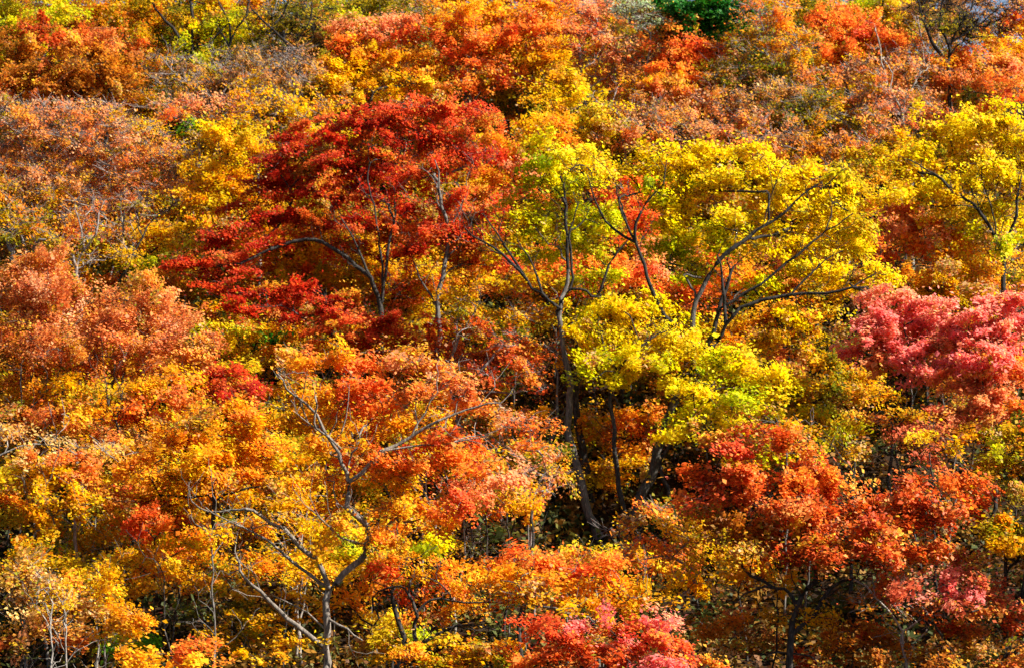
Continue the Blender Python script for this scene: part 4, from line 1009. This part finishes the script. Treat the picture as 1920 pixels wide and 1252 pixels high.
tree('scarlet copper tree with glossy crown on the right front', 'scarlet', (1485, 1440),
     [(1400, 830, 45, 18, 'scarlet'), (1450, 815, 45, 20, 'scarlet'), (1500, 830, 45, 18, 'scarlet'), (1350, 850, 40, 18, 'redlite'), (1330, 895, 45, 22), (1390, 890, 50, 22, 'orangered'), (1320, 940, 45, 22), (1380, 940, 50, 22), (1440, 900, 40, 20), (1490, 905, 45, 22, 'orangered'), (1540, 885, 45, 20), (1580, 905, 45, 22, 'orangered'), (1450, 950, 50, 24), (1510, 955, 50, 24, 'coppero'), (1570, 955, 50, 24), (1630, 945, 45, 22, 'coppero'), (1690, 940, 45, 22), (1740, 920, 45, 20), (1790, 905, 45, 20, 'orangered'), (1840, 930, 40, 18), (1420, 1000, 50, 22, 'rust'), (1480, 1000, 50, 22), (1540, 1005, 50, 22, 'coppero'), (1600, 1000, 50, 22), (1660, 1000, 50, 22, 'coppero'), (1730, 970, 50, 22), (1790, 965, 45, 20), (1500, 1045, 50, 18), (1560, 1045, 50, 18, 'rust'), (1620, 1045, 50, 18), (1690, 1045, 45, 18), (1760, 1020, 50, 20, 'coppero'), (1340, 1000, 40, 20, 'rust'), (1380, 1040, 40, 18, 'rust')],
     limbs=[([(1482, 1350), (1482, 1250), (1490, 1170), (1498, 1120), (1530, 1090), (1570, 1065), (1620, 1045), (1670, 1030)], 22, 6), ([(1496, 1128), (1480, 1110), (1455, 1103), (1410, 1110), (1380, 1130)], 9, 4), ([(1530, 1090), (1520, 1040), (1490, 980)], 8, 4), ([(1485, 1200), (1530, 1150), (1560, 1100), (1600, 1085)], 12, 7), ([(1455, 1103), (1400, 1060), (1390, 980)], 6, 3), ([(1620, 1045), (1680, 990), (1750, 950)], 6, 3)],
     dens=3.0, leaf=.115, twig=4, mat=DRYLEAF, seed=51, lo=.1, flat=.35)
tree('golden maple nestled inside the scarlet copper tree', 'orange', (1420, 1425),
     [(1430, 1050, 35, 18, 'orange'), (1410, 1080, 40, 16), (1450, 1085, 35, 14, 'amber'), (1460, 1150, 40, 14, 'ambero'), (1530, 1145, 45, 12, 'amber'), (1560, 1155, 40, 10, 'amber')], dens=1.3, leaf=.112, dY=.4)
tree('dusky pink maple under the right end of the scarlet crown', 'pinkdark', (1760, 1440),
     [(1760, 1080, 45, 16, 'crimson'), (1810, 1075, 40, 16, 'pinkdark'), (1720, 1110, 45, 18), (1790, 1110, 50, 18, 'crimson'), (1850, 1100, 40, 16, 'pinkdark'), (1750, 1140, 45, 16, 'coppero'), (1820, 1140, 45, 14), (1870, 1125, 35, 12), (1700, 1080, 35, 16, 'coppero'), (1810, 1045, 40, 14, 'pinkdark')], dens=2.0, leaf=.11)
tree('pale leaning bare stem tree right of the scarlet trunk', 'rust', (1712, 1445),
     [(1640, 1130, 40, 14), (1720, 1160, 40, 14, 'orangered'), (1680, 1120, 35, 14, 'pinkdark')],
     limbs=[([(1708, 1330), (1700, 1240), (1690, 1190), (1660, 1145), (1620, 1098), (1600, 1085)], 11, 6), ([(1690, 1190), (1720, 1165), (1735, 1140)], 5, 3)], dens=1.2, bark='pale', twig=5)
tree('dark rust maple filling the shaded bottom right', 'rust', (1620, 1425),
     [(1400, 1170, 45, 18, 'rust'), (1560, 1190, 50, 18), (1620, 1170, 45, 16, 'scarlet'), (1600, 1215, 50, 18), (1660, 1200, 45, 18), (1360, 1150, 45, 16, 'coppero'), (1340, 1190, 45, 18, 'rust'), (1400, 1215, 50, 18, 'rust'), (1540, 1235, 50, 16, 'scarlet'), (1640, 1245, 50, 16)], dens=1.8)
tree('rust copper maple in the bottom right corner', 'coppero', (1830, 1435),
     [(1780, 1180, 45, 14, 'scarlet'), (1840, 1175, 45, 14, 'coppero'), (1890, 1165, 45, 16, 'scarlet'), (1760, 1215, 50, 16, 'rust'), (1830, 1215, 50, 16, 'rust'), (1890, 1205, 40, 18, 'copper'), (1780, 1245, 55, 16, 'rust'), (1880, 1245, 50, 18, 'coppero')], dens=1.9)
# ---- pale saplings whose stems show in the dark gaps
for lab, px, top, pyb, w, lean in [
    ('thick pale sapling stem at the very left of the bottom trunks', 45, 1090, 1360, 14, -8),
    ('slender whitish sapling left of the forked pair at the bottom', 98, 1130, 1420, 8, 4),
    ('leaning whitish sapling right of the slender one at the bottom', 118, 1150, 1400, 8, 16),
    ('short bright stump like sapling above the green sapling', 180, 1120, 1330, 10, -6),
    ('grey sapling stem beside the short bright one', 196, 1100, 1320, 7, 5),
    ('thin grey sapling under the dusky amber thicket', 398, 1020, 1330, 8, -3),
    ('twisted thin sapling in the dark gap left of the thicket', 312, 1080, 1330, 6, -14),
    ('pale sapling seen behind the crooked bare limbs', 553, 1000, 1260, 9, -8),
    ('forked pale sapling right of the one behind the crooked limbs', 575, 1000, 1270, 8, 22),
    ('grey sapling between the great orange maple and the dark boughs', 742, 990, 1300, 8, 6),
    ('leaning pale sapling in the gap above the low boughs', 870, 950, 1220, 8, 22),
    ('dark thin sapling standing in the central gap', 950, 960, 1220, 7, 2),
    ('tall pale sapling beside the dark thin one in the central gap', 992, 955, 1260, 11, 14),
    ('thin greenish sapling left of the dark thin one', 912, 965, 1200, 5, -8),
    ('pale sapling between orange tiers and the bottom olive maple', 955, 1130, 1420, 8, 6),
    ('stout pale sapling above the crimson maple', 1116, 1110, 1400, 15, 8),
    ('pale grey sapling leaning behind the crooked yellow trunk', 1040, 700, 980, 14, 20),
    ('grey sapling with pale streak in the hollow under the pink crowns', 1790, 850, 1110, 9, 12),
    ('dark twin of the grey sapling under the pink crowns', 1745, 850, 1130, 8, -8),
    ('grey sapling in the dark hollow by the lime sapling', 1600, 860, 1150, 9, 8),
    ('leaning grey sapling amid the scarlet tops', 1472, 820, 1200, 7, -4),
    ('upright grey sapling in the scarlet tops next to the leaning one', 1515, 840, 1180, 7, 2),
    ('thin pale sapling left of the great maples upper fork', 560, 940, 1200, 6, 10),
    ('pale leaning sapling above the salmon tiers', 830, 800, 1080, 9, 14),
    ('thin tilted sapling below the salmon tiers', 800, 870, 1120, 6, 8),
]:
    pyb += 130 if px < 420 else 0
    tree(lab, 'ambero', (px - lean, pyb), [(px + lean * .5, top - 25, 26, 16, ['amber', 'orange', 'ambero'][hash_s(lab) % 3])],
         limbs=[([(px - lean * .8, (top + pyb * 2) / 3), (px + 3, (top * 2 + pyb) / 3), (px + lean * .3, top)], w, w * .55)],
         dens=1.2, bark=('dark' if 'dark' in lab else 'grey' if 'grey' in lab else 'pale'), name='sapling', cat='sapling', group='slender saplings in the understory', twig=4)


# ------------------------------------------------------------------ low understory maples in what the big crowns leave open
HOLES = [(1700, 720, 60, 45), (1640, 865, 80, 60), (1890, 1090, 60, 70), (1040, 990, 60, 40), (345, 1150, 40, 70), (1690, 475, 26, 24), (1560, 615, 40, 30),
         (1060, 720, 40, 50), (1500, 1120, 60, 60), (900, 1000, 60, 40), (270, 1110, 30, 25), (1650, 850, 150, 60), (1520, 640, 80, 40), (1900, 1000, 80, 160), (1100, 960, 90, 60), (500, 1150, 120, 80), (1180, 840, 150, 140), (1330, 900, 60, 60), (1000, 1200, 900, 90), (1700, 1130, 250, 120), (820, 1080, 120, 60)]
STOP = {'with', 'in', 'on', 'behind', 'under', 'above', 'spreading', 'beside', 'peeping', 'between', 'next', 'left', 'right', 'rising', 'leaning', 'tucked', 'at', 'below', 'showing', 'glowing', 'seen', 'glimpsed', 'against', 'tilted', 'half', 'inside', 'amid', 'nestled', 'filling', 'along', 'beneath', 'from', 'of', 'sloping', 'close'}
CNAME = {'ambero': 'amber', 'orange': 'orange', 'orangered': 'bright orange', 'coppero': 'copper', 'rust': 'rust', 'olive': 'olive', 'amber': 'golden', 'brown': 'brown', 'scarlet': 'scarlet', 'yellowo': 'yellow'}


def short(lab):
    o = []
    for w in lab.split():
        if w in STOP or len(o) >= 4:
            break
        o.append(w)
    while o and o[-1] in ('and', 'the'):
        o.pop()
    return ' '.join(o)


def fillers():
    rng = np.random.default_rng(77)
    hand = [(l[0], l[1], l[2], l[3], (l[4] if len(l) > 4 and l[4] else t['pal']), t['label']) for t in TREES if t['name'] != 'sapling' for l in t['lobes']]
    H = np.array([h[:4] for h in hand], float)
    cov = lambda x, y, g=1.05: ((((x - H[:, 0]) / (H[:, 2] * g)) ** 2 + ((y - H[:, 1]) / (H[:, 3] * g)) ** 2) < 1).sum()
    used, k = set(), 0
    placed = []
    ys = np.arange(70, 1250, 66)
    for y in ys:
        for x in np.arange(20 + (y % 132) * .5, 1920, 104):
            x_, y_ = x + rng.uniform(-18, 18), y + rng.uniform(-12, 12)
            if any(((x_ - a) / (c + 25)) ** 2 + ((y_ - b) / (d + 14)) ** 2 < 1 for a, b, c, d in HOLES):
                continue
            if x_ > 1800 and y_ < 90:
                continue
            pts = [(x_ + i * 26, y_ + j * 15) for i in (-1, 0, 1) for j in (-1, 0, 1)]
            miss = sum(1 for p in pts if cov(*p) == 0)
            if miss < (2 if y_ > 900 else 0):
                continue
            d = (H[:, 0] - x_) ** 2 + ((H[:, 1] - y_) * 1.5) ** 2
            o = np.argsort(d)
            near = hand[o[rng.integers(0, 4)]][4]
            pal = {'red': 'scarlet', 'redlite': 'scarlet', 'crimson': 'coppero', 'pinkdark': 'rust', 'salmon': 'coppero', 'copper': 'coppero', 'yellow': 'ambero', 'limey': 'ambero', 'lime': 'olive', 'green': 'olive',
                   'dkgreen': 'olive', 'beige': 'amber', 'silver': 'olive'}.get(near, near)
            if pal in ('orange', 'amber') and rng.random() < .6:
                pal = 'ambero'
            names = []
            for q in o:
                sn = short(hand[q][5])
                if sn not in names:
                    names.append(sn)
                if len(names) > 9:
                    break
            lab = None
            for i in range(len(names)):
                for j in range(i + 1, len(names)):
                    t = 'low %s understory maple beside the %s and the %s' % (CNAME.get(pal, 'amber'), names[i], names[j])
                    if t not in used and len(t.split()) <= 16:
                        lab = t
                        break
                if lab:
                    break
            if lab is None:
                continue
            used.add(lab)
            lb = [(x_ + rng.uniform(-12, 12), y_ + rng.uniform(-8, 8), 48, 24)]
            for _ in range(3):
                lb.append((x_ + rng.uniform(-60, 60), y_ + rng.uniform(-24, 30), rng.uniform(30, 46), rng.uniform(14, 22), ['ambero', 'amber', 'olive', 'yellowo', pal][rng.integers(0, 5)]))
            placed.append((lab, pal, (x_ + rng.uniform(-20, 20), y_ + rng.uniform(150, 230)), lb))
    for lab, pal, b, lb in placed:
        tree(lab, pal, b, lb, dens=1.7, twig=4, name='understory_maple', group='low maples under the taller crowns', bark=['dark', 'grey'][hash_s(lab) % 2])
    STAT['fill'] = len(placed)


fillers()
for a in TREES:
    build_tree(a)
print('STAT', STAT)
